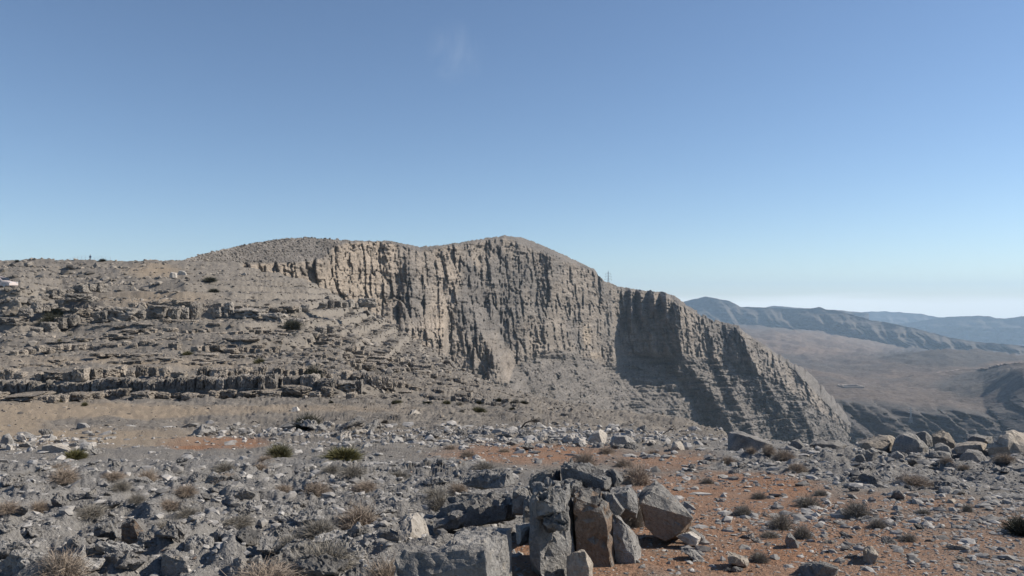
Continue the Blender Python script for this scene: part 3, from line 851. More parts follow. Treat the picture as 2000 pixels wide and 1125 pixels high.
hero([(1000, 960), (1020, 952), (1030, 975), (1026, 1004), (1000, 1000)], [(1006, 948), (1034, 955), (1046, 985), (1040, 1006), (1002, 1005)], 6.0, 6.4, 'crust_rock',
     'dark stub of rock between the cracked slab and upright block', cuts=4, pit=0.04)
hero([(1005, 1030), (1040, 1024), (1036, 1050), (1008, 1066)], [(1008, 1022), (1050, 1020), (1050, 1050), (1012, 1070)], 5.2, 5.4, 'grey_rock',
     'small grey wedge lodged above the red bank', cuts=3)
hero([(900, 945), (940, 925), (990, 925), (1000, 950), (960, 955)], [(905, 932), (945, 916), (1000, 915), (1010, 945), (930, 955)], 7.6, 8.2, 'crust_rock',
     'low dark rock behind the cracked slab, blue in its shade', cuts=4, pit=0.06)
hero([(1030, 945), (1060, 925), (1090, 925), (1094, 960), (1036, 962)], [(1036, 930), (1070, 915), (1096, 915), (1096, 962), (1040, 965)], 6.3, 7.0, 'crust_rock',
     'dark rough rock filling the back of the outcrop', cuts=4, pit=0.08)
hero([(1316, 1052), (1340, 1040), (1364, 1052), (1360, 1066), (1330, 1060)], [(1325, 1044), (1352, 1036), (1370, 1050), (1362, 1066)], 5.9, 6.1, 'pale_rock',
     'cream flake of stone lying under the tilted boulder', cuts=3, amp=0.02)
hero([(1342, 1032), (1372, 1050), (1374, 1062), (1366, 1058)], [(1350, 1028), (1376, 1046), (1376, 1060)], 6.15, 6.3, 'grey_rock',
     'thin grey flake propped behind the cream flake', cuts=3)
hero([(1325, 1072), (1340, 1068), (1374, 1092), (1376, 1102), (1360, 1098)], [(1336, 1068), (1356, 1072), (1378, 1094), (1374, 1102)], 5.35, 5.6, 'grey_rock',
     'narrow grey slab lying flat on the red soil', cuts=3)
hero([(1420, 1082), (1450, 1092), (1452, 1108), (1422, 1100)], [(1424, 1076), (1468, 1092), (1466, 1108), (1426, 1100)], 5.1, 5.3, 'tan_rock',
     'brown wedge of stone on bare red soil casting a shadow', cuts=3)
hero([(1556, 1108), (1600, 1100), (1636, 1112), (1620, 1135), (1570, 1140)], [(1570, 1098), (1610, 1096), (1634, 1106), (1630, 1138)], 4.85, 5.3, 'grey_rock',
     'flat blue-grey slab at the bottom edge on red soil', cuts=3, amp=0.02)
hero([(1684, 1075), (1700, 1068), (1714, 1085), (1706, 1105), (1686, 1098)], [(1688, 1066), (1706, 1066), (1716, 1082), (1710, 1104)], 5.3, 5.6, 'tan_rock',
     'brown upright stone over a dark hollow in red soil', cuts=3)
hero([(1532, 1060), (1540, 1042), (1556, 1058), (1562, 1075), (1536, 1074)], [(1536, 1050), (1544, 1040), (1560, 1060), (1560, 1076)], 5.9, 6.1, 'crust_rock',
     'dark pointed stone sticking up from the red soil', cuts=3)
# --- bigger blocks in the near rock field
hero([(358, 1092), (360, 1062), (376, 1050), (410, 1054), (416, 1092)], [(364, 1050), (390, 1042), (418, 1048), (424, 1092)], 5.6, 6.0, 'crust_rock',
     'fluted upright block with dark front in the near rock field', pit=0.08, cuts=4)
hero([(424, 1092), (428, 1052), (456, 1044), (478, 1050), (482, 1090)], [(430, 1042), (460, 1036), (488, 1044), (492, 1090)], 5.65, 6.1, 'crust_rock',
     'second fluted block standing close beside the fluted upright block', pit=0.08, cuts=4)
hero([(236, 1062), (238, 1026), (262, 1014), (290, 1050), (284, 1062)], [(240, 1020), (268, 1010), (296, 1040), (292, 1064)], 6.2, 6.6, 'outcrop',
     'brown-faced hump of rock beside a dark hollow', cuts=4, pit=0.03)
hero([(312, 1130), (318, 1084), (338, 1074), (362, 1096), (372, 1130)], [(320, 1076), (344, 1070), (368, 1090), (376, 1130)], 4.95, 5.3, 'grey_rock',
     'pale rounded rock with pitted side at the bottom edge', cuts=4, pit=0.05)
hero([(16, 1140), (22, 1104), (46, 1088), (70, 1104), (80, 1140)], [(24, 1096), (50, 1084), (76, 1100), (84, 1140)], 4.8, 5.1, 'grey_rock',
     'smooth pale rock in the bottom corner of the picture', cuts=4)
hero([(180, 1050), (186, 1028), (216, 1022), (226, 1052)], [(188, 1022), (216, 1016), (232, 1048)], 6.4, 6.8, 'crust_rock',
     'dark toothed rock left of the brown-faced hump', cuts=4, pit=0.08)
hero([(590, 1052), (600, 1026), (640, 1022), (664, 1042), (650, 1058)], [(604, 1018), (640, 1014), (670, 1036), (660, 1058)], 6.3, 6.8, 'crust_rock',
     'broad dark rock behind the wide grey bush', cuts=4, pit=0.06)
hero([(720, 1062), (726, 1042), (756, 1036), (782, 1048), (776, 1066)], [(730, 1036), (756, 1030), (784, 1042), (782, 1066)], 5.75, 6.1, 'crust_rock',
     'dark ribbed rock next to the pale knobbly rock', cuts=4, pit=0.06)
hero([(560, 1090), (572, 1074), (616, 1070), (640, 1082), (600, 1098)], [(574, 1066), (610, 1062), (644, 1074), (630, 1096)], 5.5, 5.9, 'grey_rock',
     'flat smooth grey slab beside the wide grey bush', cuts=3, amp=0.015)
# --- boulders along the brink
def brink(front, back, Y, dep, mat, label, **k):
    k.setdefault('cuts', 4)
    k.setdefault('amp', 0.018)
    k.setdefault('pit', 0.008)
    k.setdefault('res', 0.1)
    return hero(front, back, Y, Y + dep, mat, label, **k)


brink([(1738, 880), (1745, 862), (1762, 850), (1790, 858), (1806, 880), (1800, 894), (1745, 896)],
      [(1756, 848), (1772, 843), (1790, 848), (1808, 868), (1822, 880), (1812, 894), (1750, 898)], 19.5, 1.0, 'grey_rock', 'large domed boulder with a bright sunlit edge on the brink', amp=0.02)
brink([(1680, 870), (1700, 868), (1735, 862), (1742, 878), (1730, 890), (1690, 888)],
      [(1676, 864), (1710, 848), (1732, 840), (1752, 856), (1748, 888), (1690, 890)], 20.3, 1.0, 'tan_rock', 'flat-topped tan boulder with shaded front beside the domed boulder')
brink([(1420, 855), (1424, 846), (1448, 848), (1460, 868), (1518, 872), (1520, 882), (1422, 884)],
      [(1424, 842), (1450, 843), (1470, 858), (1510, 866), (1522, 884), (1424, 886)], 21.5, 1.2, 'dark_rock', 'dark block with a long low tail on the brink by the stony slope')
brink([(1540, 876), (1548, 862), (1562, 860), (1574, 876), (1560, 884)], [(1546, 860), (1560, 857), (1574, 872), (1566, 884)], 21, 0.5, 'grey_rock', 'small pale peaked rock between the dark block and flat slab')
brink([(1574, 872), (1600, 866), (1650, 868), (1656, 880), (1600, 884)], [(1590, 858), (1610, 854), (1650, 860), (1658, 876), (1600, 884)], 21.2, 0.9, 'grey_rock', 'low flat pale slab on the brink before the canyon')
brink([(1928, 884), (1940, 866), (1966, 850), (1985, 858), (2010, 872), (2030, 895), (1940, 898)],
      [(1940, 860), (1964, 838), (1985, 836), (2020, 850), (2050, 880), (2040, 900), (1940, 900)], 19.0, 1.6, 'tan_rock', 'biggest ridged tan boulder at the far end of the brink', amp=0.03)
brink([(1872, 915), (1876, 892), (1890, 878), (1906, 884), (1922, 892), (1930, 915)], [(1880, 886), (1894, 876), (1915, 880), (1934, 900), (1928, 916)], 16.4, 0.7, 'dark_rock', 'shaded dark boulder sitting before the ridged tan boulder')
brink([(1862, 876), (1880, 870), (1916, 868), (1922, 880), (1870, 886)], [(1866, 866), (1890, 862), (1932, 862), (1928, 880), (1872, 886)], 19.6, 0.8, 'tan_rock', 'flat tan slab between the domed and ridged boulders')
brink([(1886, 860), (1900, 852), (1920, 856), (1924, 866), (1890, 868)], [(1890, 852), (1906, 848), (1940, 852), (1940, 866), (1890, 868)], 20.6, 0.8, 'grey_rock', 'grey slab lying behind the flat tan slab')
brink([(1818, 872), (1822, 850), (1840, 842), (1856, 852), (1866, 872), (1850, 885)], [(1820, 848), (1842, 840), (1858, 848), (1870, 870), (1850, 886)], 21.5, 0.9, 'tan_rock', 'rounded brown boulder behind the domed boulder', amp=0.03)
brink([(1788, 848), (1806, 842), (1818, 856), (1820, 872), (1800, 872)], [(1790, 844), (1808, 841), (1820, 852), (1822, 872)], 21.0, 0.6, 'grey_rock', 'grey rock peeping over the domed boulder\'s shoulder')
brink([(1820, 880), (1830, 868), (1850, 872), (1860, 890), (1836, 896)], [(1824, 868), (1838, 864), (1856, 874), (1862, 892)], 19.2, 0.6, 'grey_rock', 'rounded grey rock at the domed boulder\'s bright foot')
brink([(1810, 896), (1814, 884), (1832, 882), (1854, 886), (1858, 900), (1820, 902)], [(1816, 882), (1836, 879), (1856, 884), (1858, 900)], 17.6, 0.5, 'grey_rock', 'oblong grey rock in front of the domed boulder')
brink([(1736, 905), (1740, 888), (1752, 882), (1764, 890), (1766, 905)], [(1742, 884), (1754, 880), (1768, 890), (1766, 906)], 17.2, 0.4, 'dark_rock', 'small dark rock at the domed boulder\'s shaded foot')
brink([(1768, 900), (1775, 890), (1790, 888), (1796, 898), (1780, 906)], [(1775, 887), (1792, 886), (1798, 898)], 17.2, 0.4, 'grey_rock', 'low grey stone below the domed boulder')
brink([(1680, 900), (1682, 880), (1700, 876), (1712, 884), (1706, 902)], [(1684, 878), (1704, 873), (1718, 880), (1708, 902)], 17.5, 0.5, 'grey_rock', 'grey rock leaning below the flat-topped tan boulder')
brink([(1668, 902), (1672, 890), (1684, 888), (1690, 900), (1680, 908)], [(1674, 888), (1686, 886), (1692, 900)], 16.8, 0.4, 'grey_rock', 'small round grey stone under the tan boulder')
brink([(1642, 944), (1660, 932), (1700, 930), (1724, 940), (1716, 950), (1650, 952)], [(1650, 930), (1680, 924), (1715, 928), (1728, 942), (1700, 952)], 12.0, 0.7, 'dark_rock', 'broad low dark rock lying in dark rubble', pit=0.03)
brink([(1735, 978), (1748, 962), (1756, 956), (1766, 970), (1766, 980)], [(1744, 960), (1756, 954), (1770, 974)], 9.6, 0.4, 'grey_rock', 'peaked grey stone standing at the rubble\'s edge on soil')
brink([(1766, 985), (1780, 976), (1810, 974), (1818, 984), (1790, 994)], [(1776, 974), (1800, 970), (1818, 978), (1800, 994)], 9.2, 0.4, 'grey_rock', 'wide grey stone with shaded underside on soil')
brink([(1910, 992), (1930, 982), (1960, 990), (1980, 998), (1930, 1002)], [(1918, 980), (1945, 974), (1985, 988), (1980, 998)], 8.6, 0.5, 'grey_rock', 'flat pale slab split in two on the soil')
brink([(1930, 980), (1960, 970), (2010, 974), (2030, 985), (1940, 988)], [(1940, 966), (1975, 962), (2030, 968), (2030, 985)], 9.4, 0.8, 'dark_rock', 'long dark ledge of rock behind the flat pale slab')
brink([(1830, 962), (1838, 952), (1856, 952), (1862, 964), (1840, 970)], [(1836, 950), (1854, 949), (1864, 962)], 10.5, 0.4, 'grey_rock', 'blocky blue-grey stone among small rubble')
brink([(1848, 988), (1856, 976), (1872, 990), (1866, 996)], [(1852, 975), (1866, 974), (1882, 990), (1874, 996)], 9.0, 0.3, 'tan_rock', 'pale brown stone split on the soil')
brink([(1970, 930), (1976, 918), (2010, 912), (2030, 930)], [(1980, 914), (2020, 908), (2035, 930)], 13.5, 0.8, 'dark_rock', 'dark rock cut off by the picture edge below the boulders')
# --- larger stones of the rubble bank and flat
brink([(1144, 866), (1150, 848), (1168, 840), (1176, 866)], [(1152, 844), (1176, 837), (1186, 850), (1184, 868)], 24.5, 0.6, 'pale_rock', 'tall tan block standing in the bank of broken stone')
brink([(1190, 868), (1196, 852), (1220, 852), (1232, 878), (1205, 880)], [(1196, 849), (1225, 850), (1250, 866), (1246, 880)], 23.0, 0.8, 'grey_rock', 'dark-faced block beside the tall tan block')
brink([(1306, 884), (1318, 864), (1326, 884)], [(1316, 862), (1330, 861), (1345, 880), (1340, 886)], 21.5, 0.6, 'pale_rock', 'pale pyramid-shaped rock on the stony slope')
brink([(566, 808), (570, 798), (578, 795), (584, 808)], [(572, 796), (582, 794), (591, 806), (588, 811)], 47, 0.8, 'pale_rock', 'white block standing near the dark round bush')
brink([(798, 816), (804, 806), (810, 817)], [(806, 800), (816, 798), (826, 812), (820, 819)], 45, 0.8, 'pale_rock', 'white block with shaded side alone on the flat')
brink([(538, 840), (552, 834), (585, 830), (588, 842), (545, 846)], [(556, 828), (570, 822), (592, 824), (592, 842)], 33, 0.9, 'grey_rock', 'two-tone grey slab in front of the dark round bush')
brink([(604, 838), (620, 832), (634, 840), (630, 850), (608, 848)], [(606, 832), (630, 825), (640, 836), (636, 850)], 31.5, 0.7, 'grey_rock', 'grey rock at the start of the stone bank')
brink([(72, 884), (80, 872), (110, 868), (140, 882), (110, 890)], [(84, 868), (120, 864), (140, 876), (135, 890)], 20.5, 0.8, 'pale_rock', 'low cream slab among grey blocks on the flat')
brink([(76, 862), (82, 852), (98, 850), (106, 864)], [(84, 850), (98, 848), (106, 862)], 27, 0.6, 'pale_rock', 'cream rock above the low cream slab')
brink([(146, 882), (170, 870), (176, 886), (150, 886)], [(160, 870), (178, 868), (184, 884)], 20.2, 0.5, 'grey_rock', 'grey block beside a green tuft on the flat')
brink([(0, 866), (10, 850), (22, 856), (26, 872), (4, 876)], [(4, 850), (18, 846), (28, 862), (24, 876)], 24, 0.6, 'grey_rock', 'shaded block at the picture edge on the flat')
brink([(28, 858), (36, 848), (48, 852), (52, 862)], [(32, 849), (44, 846), (54, 860)], 26, 0.5, 'pale_rock', 'light grey block behind the shaded block')
brink([(8, 890), (14, 868), (22, 872), (22, 884)], [(14, 866), (26, 870), (24, 886)], 21.5, 0.4, 'pale_rock', 'pale leaning stone before the shaded block')
brink([(148, 838), (154, 826), (170, 830), (176, 838)], [(152, 825), (168, 826), (180, 836)], 35, 0.7, 'grey_rock', 'dark-sided block on the gravel flat')
brink([(310, 582), (316, 570), (328, 569), (333, 578), (326, 584)], [(316, 569), (328, 567), (333, 578)], 150, 1.6, 'pale_rock', 'rounded pale boulder halfway up the hillside')
brink([(328, 542), (334, 532), (344, 534), (344, 543)], [(334, 531), (346, 533), (346, 543)], 185, 1.6, 'pale_rock', 'cream boulder near the hill\'s upper path')
brink([(344, 540), (350, 529), (362, 530), (364, 540)], [(350, 528), (362, 529), (366, 539)], 190, 1.6, 'pale_rock', 'pair of cream boulders just above the upper path')
brink([(-6, 668), (-2, 655), (8, 653), (16, 662), (10, 670)], [(0, 653), (10, 652), (18, 661), (12, 670)], 108, 1.2, 'tan_rock', 'yellowish boulder at the picture edge on the hillside')

# --- shared rock bodies for the countless ones
def random_pts(seed, n=15, flat=0.65, elong=1.25):
    r = random.Random(seed)
    pts = []
    for _ in range(n):
        a, b = r.uniform(0, 2 * math.pi), math.acos(r.uniform(-1, 1))
        k = r.uniform(0.8, 1.12)
        pts.append(Vector((math.cos(a) * math.sin(b) * k * elong, math.sin(a) * math.sin(b) * k, math.cos(b) * k * flat)) * 0.5)
    return pts


PROTO = [hull_rock('rock', random_pts(i, 12 + i % 5, 0.5 + 0.1 * (i % 4), 1.1 + 0.15 * (i % 3)), 0.05, 2.3, 0.05 if i % 2 else 0.11, 0.035, 3, i + 40, 1.0) for i in range(18)]
KINDS_ = ('grey_rock', 'dark_rock', 'pale_rock', 'tan_rock')
PM = {}
for k_ in KINDS_:
    for i, me in enumerate(PROTO):
        c = me.copy()
        c.materials.clear()
        c.materials.append(M[k_])
        PM[k_, i] = c


SPOTS = []
MARKS = []


def put_rock(px, py, w, mat, label, group, name='rock', sink=0.3, hgt=None):
    x, y, z = on_ground(px, py)
    s = w * y / F
    o = bpy.data.objects.new(name, PM[mat, random.randrange(18)])
    col.objects.link(o)
    h = hgt or random.uniform(0.65, 1.05)
    o.scale = (s * random.uniform(0.85, 1.05), s * random.uniform(0.7, 1.0), s * h)
    o.rotation_euler = (random.uniform(-0.35, 0.35), random.uniform(-0.35, 0.35), random.uniform(0, 6.28))
    o.location = (x, y, z + s * h * 0.3 * (1 - sink * 2))
    SPOTS.append((o, px, py, w, {'grey_rock': 'grey', 'dark_rock': 'dark', 'pale_rock': 'pale', 'tan_rock': 'brown'}[mat] + ' rock'))
    return tag(o, label, 'rock', group)


# bank of broken stone across the flat
for i in range(58):
    px = random.uniform(590, 1290) if i > 8 else random.uniform(385, 600)
    py = (848 + (px - 600) * 0.03 + random.gauss(0, 8)) if px > 600 else 845 + random.gauss(0, 6)
    put_rock(px, py, min(58, random.lognormvariate(3.35, 0.38)), random.choice(['grey_rock', 'pale_rock', 'pale_rock', 'dark_rock', 'grey_rock']),
             'broken angular stone in the pale bank across the flat', 'stones of the bank across the flat')
for i in range(12):
    put_rock(random.uniform(-10, 200), random.gauss(872, 12), random.uniform(14, 34), random.choice(['grey_rock', 'pale_rock', 'grey_rock']),
             'broken grey stone heaped at the edge of the sandy flat', 'stones heaped by the sandy flat')
# grey rock field, near left
for i in range(112):
    py = 905 + 225 * random.random() ** 0.9
    px = random.uniform(-20, 960)
    if 760 < px and py > 990:
        px -= 300
    put_rock(px, py, (18 + 62 * ((py - 895) / 230)) * random.uniform(0.5, 1.35), random.choice(['grey_rock', 'dark_rock', 'grey_rock']),
             'weathered grey limestone rock in the near rock field', 'rocks of the near grey rock field', sink=0.35)
# dark rubble under the brink boulders
for i in range(56):
    py = random.uniform(888, 960)
    px = random.uniform(1340, 2010) if py < 930 else random.uniform(1600, 2010)
    put_rock(px, py, random.lognormvariate(2.95, 0.35), random.choice(['grey_rock', 'dark_rock', 'dark_rock']),
             'dark angular stone in the rubble below the brink boulders', 'stones of the dark rubble below the brink')
# scattered on the red soil
for i in range(34):
    py = random.uniform(960, 1120)
    px = random.uniform(1400, 2010)
    put_rock(px, py, random.uniform(12, 34) * (0.7 + 0.5 * (py - 960) / 160), random.choice(['grey_rock', 'tan_rock', 'dark_rock']),
             'loose grey stone scattered over the red soil', 'loose stones on the red soil', sink=0.2, hgt=random.uniform(0.4, 0.8))

# --- rubble too small to count
ico = bmesh.new()
bmesh.ops.create_icosphere(ico, subdivisions=1, radius=0.5)
ico_v = np.array([v.co[:] for v in ico.verts])
ico_f = np.array([[v.index for v in f.verts] for f in ico.faces])
ico.free()
VARS = []
for i in range(24):
    k = RNG.uniform(0.62, 1.25, (len(ico_v), 1))
    a = ico_v * k
    nrm = RNG.normal(size=3)
    nrm /= np.linalg.norm(nrm)
    dd = a @ nrm
    a = a - np.outer(np.clip(dd - 0.22, 0, None), nrm)          # one cleaved face
    VARS.append(a)
VARS = np.array(VARS)


def stones(name, rows_mask_weight, n, lo, hi, alpha, mat, flat=0.6, label=None, grid=None):
    gx, gy, gz = grid or (GX, GY, GZ)
    w = rows_mask_weight.ravel()
    idx = RNG.choice(len(w), n, p=w / w.sum())
    x, y, z = gx.ravel()[idx], gy.ravel()[idx], gz.ravel()[idx]
    u = RNG.random(n)
    spx = lo * (1 - u * (1 - (lo / hi) ** alpha)) ** (-1 / alpha)
    s = spx * y / F
    x = x + RNG.uniform(-1.5, 1.5, n) * y / F
    va = VARS[RNG.integers(0, len(VARS), n)]
    sc = np.stack([RNG.uniform(0.8, 1.5, n), RNG.uniform(0.7, 1.1, n), flat * RNG.uniform(0.5, 1.25, n)], -1) * s[:, None]
    va = va * sc[:, None, :]
    a = RNG.uniform(0, 6.28, n)
    ca, sa = np.cos(a)[:, None], np.sin(a)[:, None]
    tx = RNG.normal(0, 0.3, n)[:, None]
    X, Y, Z = va[..., 0], va[..., 1], va[..., 2]
    Y, Z = Y * np.cos(tx) - Z * np.sin(tx), Y * np.sin(tx) + Z * np.cos(tx)
    X, Y = X * ca - Y * sa, X * sa + Y * ca
    co = np.stack([X + x[:, None], Y + y[:, None], Z + (z + 0.03 * s * flat)[:, None]], -1).reshape(-1, 3)
    f = (ico_f[None] + (np.arange(n) * len(ico_v))[:, None, None]).reshape(-1, 3)
    return tag(raw_mesh(name, co, f, mat), label, kind='stuff')


def stuff_mat(name, c1, c2, c3, sc):
    return rock_material(name, c1, c2, c3, sc, 0.01, per_object=False, fine=6.0, bump_s=0.4, island=True)


vis = ((PX1 > -400) & (PX1 < 2450) & (PY1 < 1150)).astype(float)
nearz = vis * sstep(40, 28, GY)
wf = nearz * (0.3 + 1.1 * karst + 0.2 * (1 - soil) + 0.25 * soil * sstep(-0.05, 0.15, n_mid) + 0.5 * blob(PX0, PY0, 1850, 1050, 260, 90, 0.5))
stones('rubble', wf, 20000, 4.0, 34.0, 1.55, stuff_mat('grey_rubble', (0.2, 0.193, 0.186), (0.30, 0.287, 0.272), (0.35, 0.305, 0.255), 2.6))
wf = nearz * soil * sstep(-0.1, 0.2, n_mid + 0.1)
stones('gravel', wf + nearz * 0.03, 6500, 2.5, 12.0, 2.0, stuff_mat('brown_gravel', (0.25, 0.17, 0.12), (0.2, 0.18, 0.165), (0.33, 0.23, 0.16), 3.5), 0.5)
wf = vis * sstep(28, 34, GY) * sstep(240, 200, GY) * (0.25 + hardw) * (0.5 + hillw)
stones('hillside_rubble', wf, 13500, 2.8, 14.0, 2.0, stuff_mat('hill_rubble', (0.165, 0.15, 0.134), (0.235, 0.206, 0.175), (0.32, 0.265, 0.205), 0.25), 0.75)
wf = vis * (blob(PX0, PY0, 90, 590, 200, 70, 0.6) + 0.8 * blob(PX0, PY0, 780, 715, 230, 50, 0.6) + 0.8 * blob(PX0, PY0, 670, 635, 130, 50, 0.5)) * sstep(-0.12, 0.15, n_big)
stones('outcrop_rubble', wf, 2300, 6.0, 26.0, 1.5, stuff_mat('dark_hill_rubble', (0.15, 0.138, 0.125), (0.22, 0.197, 0.172), (0.28, 0.24, 0.19), 0.3), 0.8)
wf = vis * blob(PX0, PY0, 930, 855, 380, 17, 0.7) + 0.5 * vis * blob(PX0, PY0, 480, 842, 120, 8, 0.7) + 0.6 * vis * blob(PX0, PY0, 80, 868, 110, 16, 0.6)
stones('bank_rubble', wf, 3000, 4.0, 24.0, 1.5, stuff_mat('pale_rubble', (0.24, 0.235, 0.23), (0.33, 0.31, 0.29), (0.42, 0.37, 0.31), 1.2), 0.8)

nb = len(bk)
mgrid = (X_[nb:], Y_[nb:], Z_[nb:])
far_m = stuff_mat('massif_rubble', (0.15, 0.137, 0.124), (0.22, 0.196, 0.172), (0.28, 0.24, 0.2), 0.05)
stones('hilltop_rubble', capw * sstep(800, 640, BPX) * sstep(340, 400, BPX), 2300, 1.7, 9.0, 1.9, far_m, 0.8, grid=mgrid)
stones('scree_rubble', screew * (BPX > 850) * (BPY < 870), 6000, 1.6, 6.0, 2.2, far_m, 0.8, grid=mgrid)

# ================================================================== 5. LEDGES of bedded limestone, block by block
def block_mesh(seed, rnd=0.1):
    r = random.Random(seed)
    pts = []
    for sx in (-1, 1):
        for sy in (-1, 1):
            for sz in (-1, 1):
                pts.append(Vector((sx * r.uniform(0.3, 0.54), sy * r.uniform(0.34, 0.52), sz * r.uniform(0.34, 0.52))))
    for _ in range(4):
        pts.append(Vector((r.uniform(-0.45, 0.45), r.uniform(-0.58, -0.3), r.uniform(-0.45, 0.5))))
    return hull_rock('block', pts, 0.09, 2.4, 0.08, rnd * 0.4, 3, seed, 1.0)


BLOCKS = [block_mesh(100 + i, 0.05 + 0.02 * (i % 5)) for i in range(16)]
BM = {}
for k_ in ('ledge_rock', 'dark_ledge', 'cream_ledge'):
    for i, me in enumerate(BLOCKS):
        c = me.copy()
        c.materials.clear()
        c.materials.append(M[k_])
        BM[k_, i] = c


def ledge(pts, hpx, wlo, whi, mat, label, gap=0.0, yaw=0.25, surf=None, skip=0.06, hvar=0.28, push=0.0):
    """pts: (px, py of the foot). Each block its own object under the ledge."""
    surf = surf or on_ground
    x0, y0, z0 = surf(*pts[len(pts) // 2])
    e = bpy.data.objects.new('rock_ledge', None)
    col.objects.link(e)
    e.location = (x0, y0, z0)
    tag(e, label, 'rock ledge', 'limestone ledges of the hillside')
    px = pts[0][0]
    lastY = None
    while px < pts[-1][0]:
        w = min(whi * 1.5, wlo + random.expovariate(1.0) * (whi - wlo) * 0.45)
        py = float(ip(pts, px + w / 2)) + random.gauss(0, 1.8) + 3.0 * math.sin(px * 0.021 + len(pts))
        if random.random() > skip:
            x, y, z = surf(px + w / 2, py)
            if lastY is not None:
                y = lastY + max(-1.5, min(1.5, y - lastY))
            lastY = y
            xx, yy, zz_ = [float(a) for a in unproject(px + w / 2, py, y)]
            hh = (float(ip(hpx, px)) if isinstance(hpx, list) else hpx) * random.uniform(1 - hvar, 1 + hvar) * y / F
            ww = w * y / F * (1 - gap)
            dd = max(ww * 1.1, hh * 1.1)
            o = bpy.data.objects.new('block', BM[mat, random.randrange(16)])
            col.objects.link(o)
            o.parent = e
            o.location = (xx - x0, yy + dd * 0.3 - push - y0, zz_ + hh * 0.42 - z0)
            o.scale = (ww * 1.06, dd, hh * 1.1)
            o.rotation_euler = (random.uniform(-0.08, 0.08), random.uniform(-0.08, 0.08), random.uniform(-yaw, yaw))
        px += w
    return e


ledge([(-20, 783), (120, 781), (230, 779), (450, 774), (640, 772), (720, 780)], 14, 18, 46, 'ledge_rock', 'thin lowest course of the double stone ledge above the sandy track', yaw=0.15, skip=0.06, push=0.5)
ledge([(-20, 769), (120, 767), (230, 765), (450, 761), (640, 760), (700, 766)], 25, 11, 27, 'dark_ledge', 'long wall-like dark ledge of upright blocks above the sandy track', gap=0.05, skip=0.0, hvar=0.18)
ledge([(-20, 742), (100, 741), (300, 740), (560, 740), (680, 746), (780, 758)], 20, 14, 36, 'ledge_rock', 'upper ledge of rounded blocks directly over the wall-like ledge', gap=0.04, yaw=0.5, skip=0.05)
ledge([(20, 700), (70, 692), (140, 686)], 12, 12, 24, 'ledge_rock', 'short stepped ledge at the foot of the dark slope', yaw=0.4)
ledge([(175, 684), (300, 681), (420, 684), (520, 693), (640, 708), (760, 727)], 12, 10, 22, 'ledge_rock', 'thin block ledge halfway between the double ledge and dark ledge', gap=0.05, yaw=0.4)
ledge([(60, 652), (120, 640), (190, 630), (260, 624), (400, 620), (520, 627), (600, 640), (650, 652)], [(60, 16), (200, 26), (420, 26), (650, 16)], 18, 42, 'dark_ledge', 'thick dark arched ledge across the middle of the hillside', gap=0.03, skip=0.03)
ledge([(150, 620), (240, 606), (330, 598), (450, 600), (560, 610)], 9, 12, 26, 'ledge_rock', 'thin course of stone lying on the thick dark arched ledge', skip=0.2)
ledge([(600, 662), (680, 682), (760, 704), (840, 726), (900, 752)], 11, 9, 20, 'ledge_rock', 'broken ledge running down towards the cliff foot', yaw=0.5, skip=0.15)
ledge([(700, 742), (800, 762), (900, 780), (1000, 796), (1080, 806)], 11, 9, 20, 'ledge_rock', 'broken lower ledge stepping down to the scree', yaw=0.5, skip=0.18)
ledge([(200, 656), (400, 648), (560, 660), (680, 684), (800, 716), (890, 748)], 7, 9, 24, 'ledge_rock', 'thin faint ledge under the thick dark arched ledge', yaw=0.15, skip=0.08)
ledge([(20, 716), (200, 712), (420, 710), (640, 720), (800, 746), (960, 778)], 6, 9, 26, 'ledge_rock', 'thin faint ledge right above the rounded blocks', yaw=0.15, skip=0.1)
ledge([(640, 690), (760, 716), (860, 742), (960, 768), (1040, 786)], 8, 8, 20, 'ledge_rock', 'stepped thin ledge sweeping down beside the cliff foot', yaw=0.15, skip=0.06)
ledge([(820, 776), (920, 790), (1020, 806), (1120, 815)], 9, 8, 22, 'dark_ledge', 'lowest dark broken ledge ending on the stony slope', yaw=0.4, skip=0.2)
ARCH = [(-20, 19), (150, 6), (330, 0), (500, 8), (650, 28), (800, 62), (950, 100)]
for c_, a_, b_, h_, lb_ in ((634, 150, 700, 6, 'first'), (663, 90, 860, 5, 'second'), (673, 400, 900, 6, 'third'), (694, 40, 800, 6, 'fourth'), (705, 280, 880, 5, 'fifth')):
    ledge([(x__, c_ + float(ip(ARCH, x__))) for x__ in range(a_, b_, 60)], h_, 12, 36, 'ledge_rock', lb_ + ' faint stone course below the thick dark arched ledge', yaw=0.1, skip=0.12)
ledge([(560, 612), (620, 600), (700, 604)], 14, 10, 22, 'dark_ledge', 'short row of dark blocks near the cream cliff band', yaw=0.4, skip=0.1)
ledge([(0, 640), (40, 622), (90, 606), (140, 592)], 14, 14, 30, 'dark_ledge', 'jagged dark outcrop climbing the slope below the car', yaw=0.6, skip=0.1, hvar=0.4)
ledge([(20, 600), (70, 588), (130, 572), (200, 562)], 12, 12, 28, 'dark_ledge', 'rough dark row of rocks just below the car', yaw=0.6, skip=0.2, hvar=0.4)

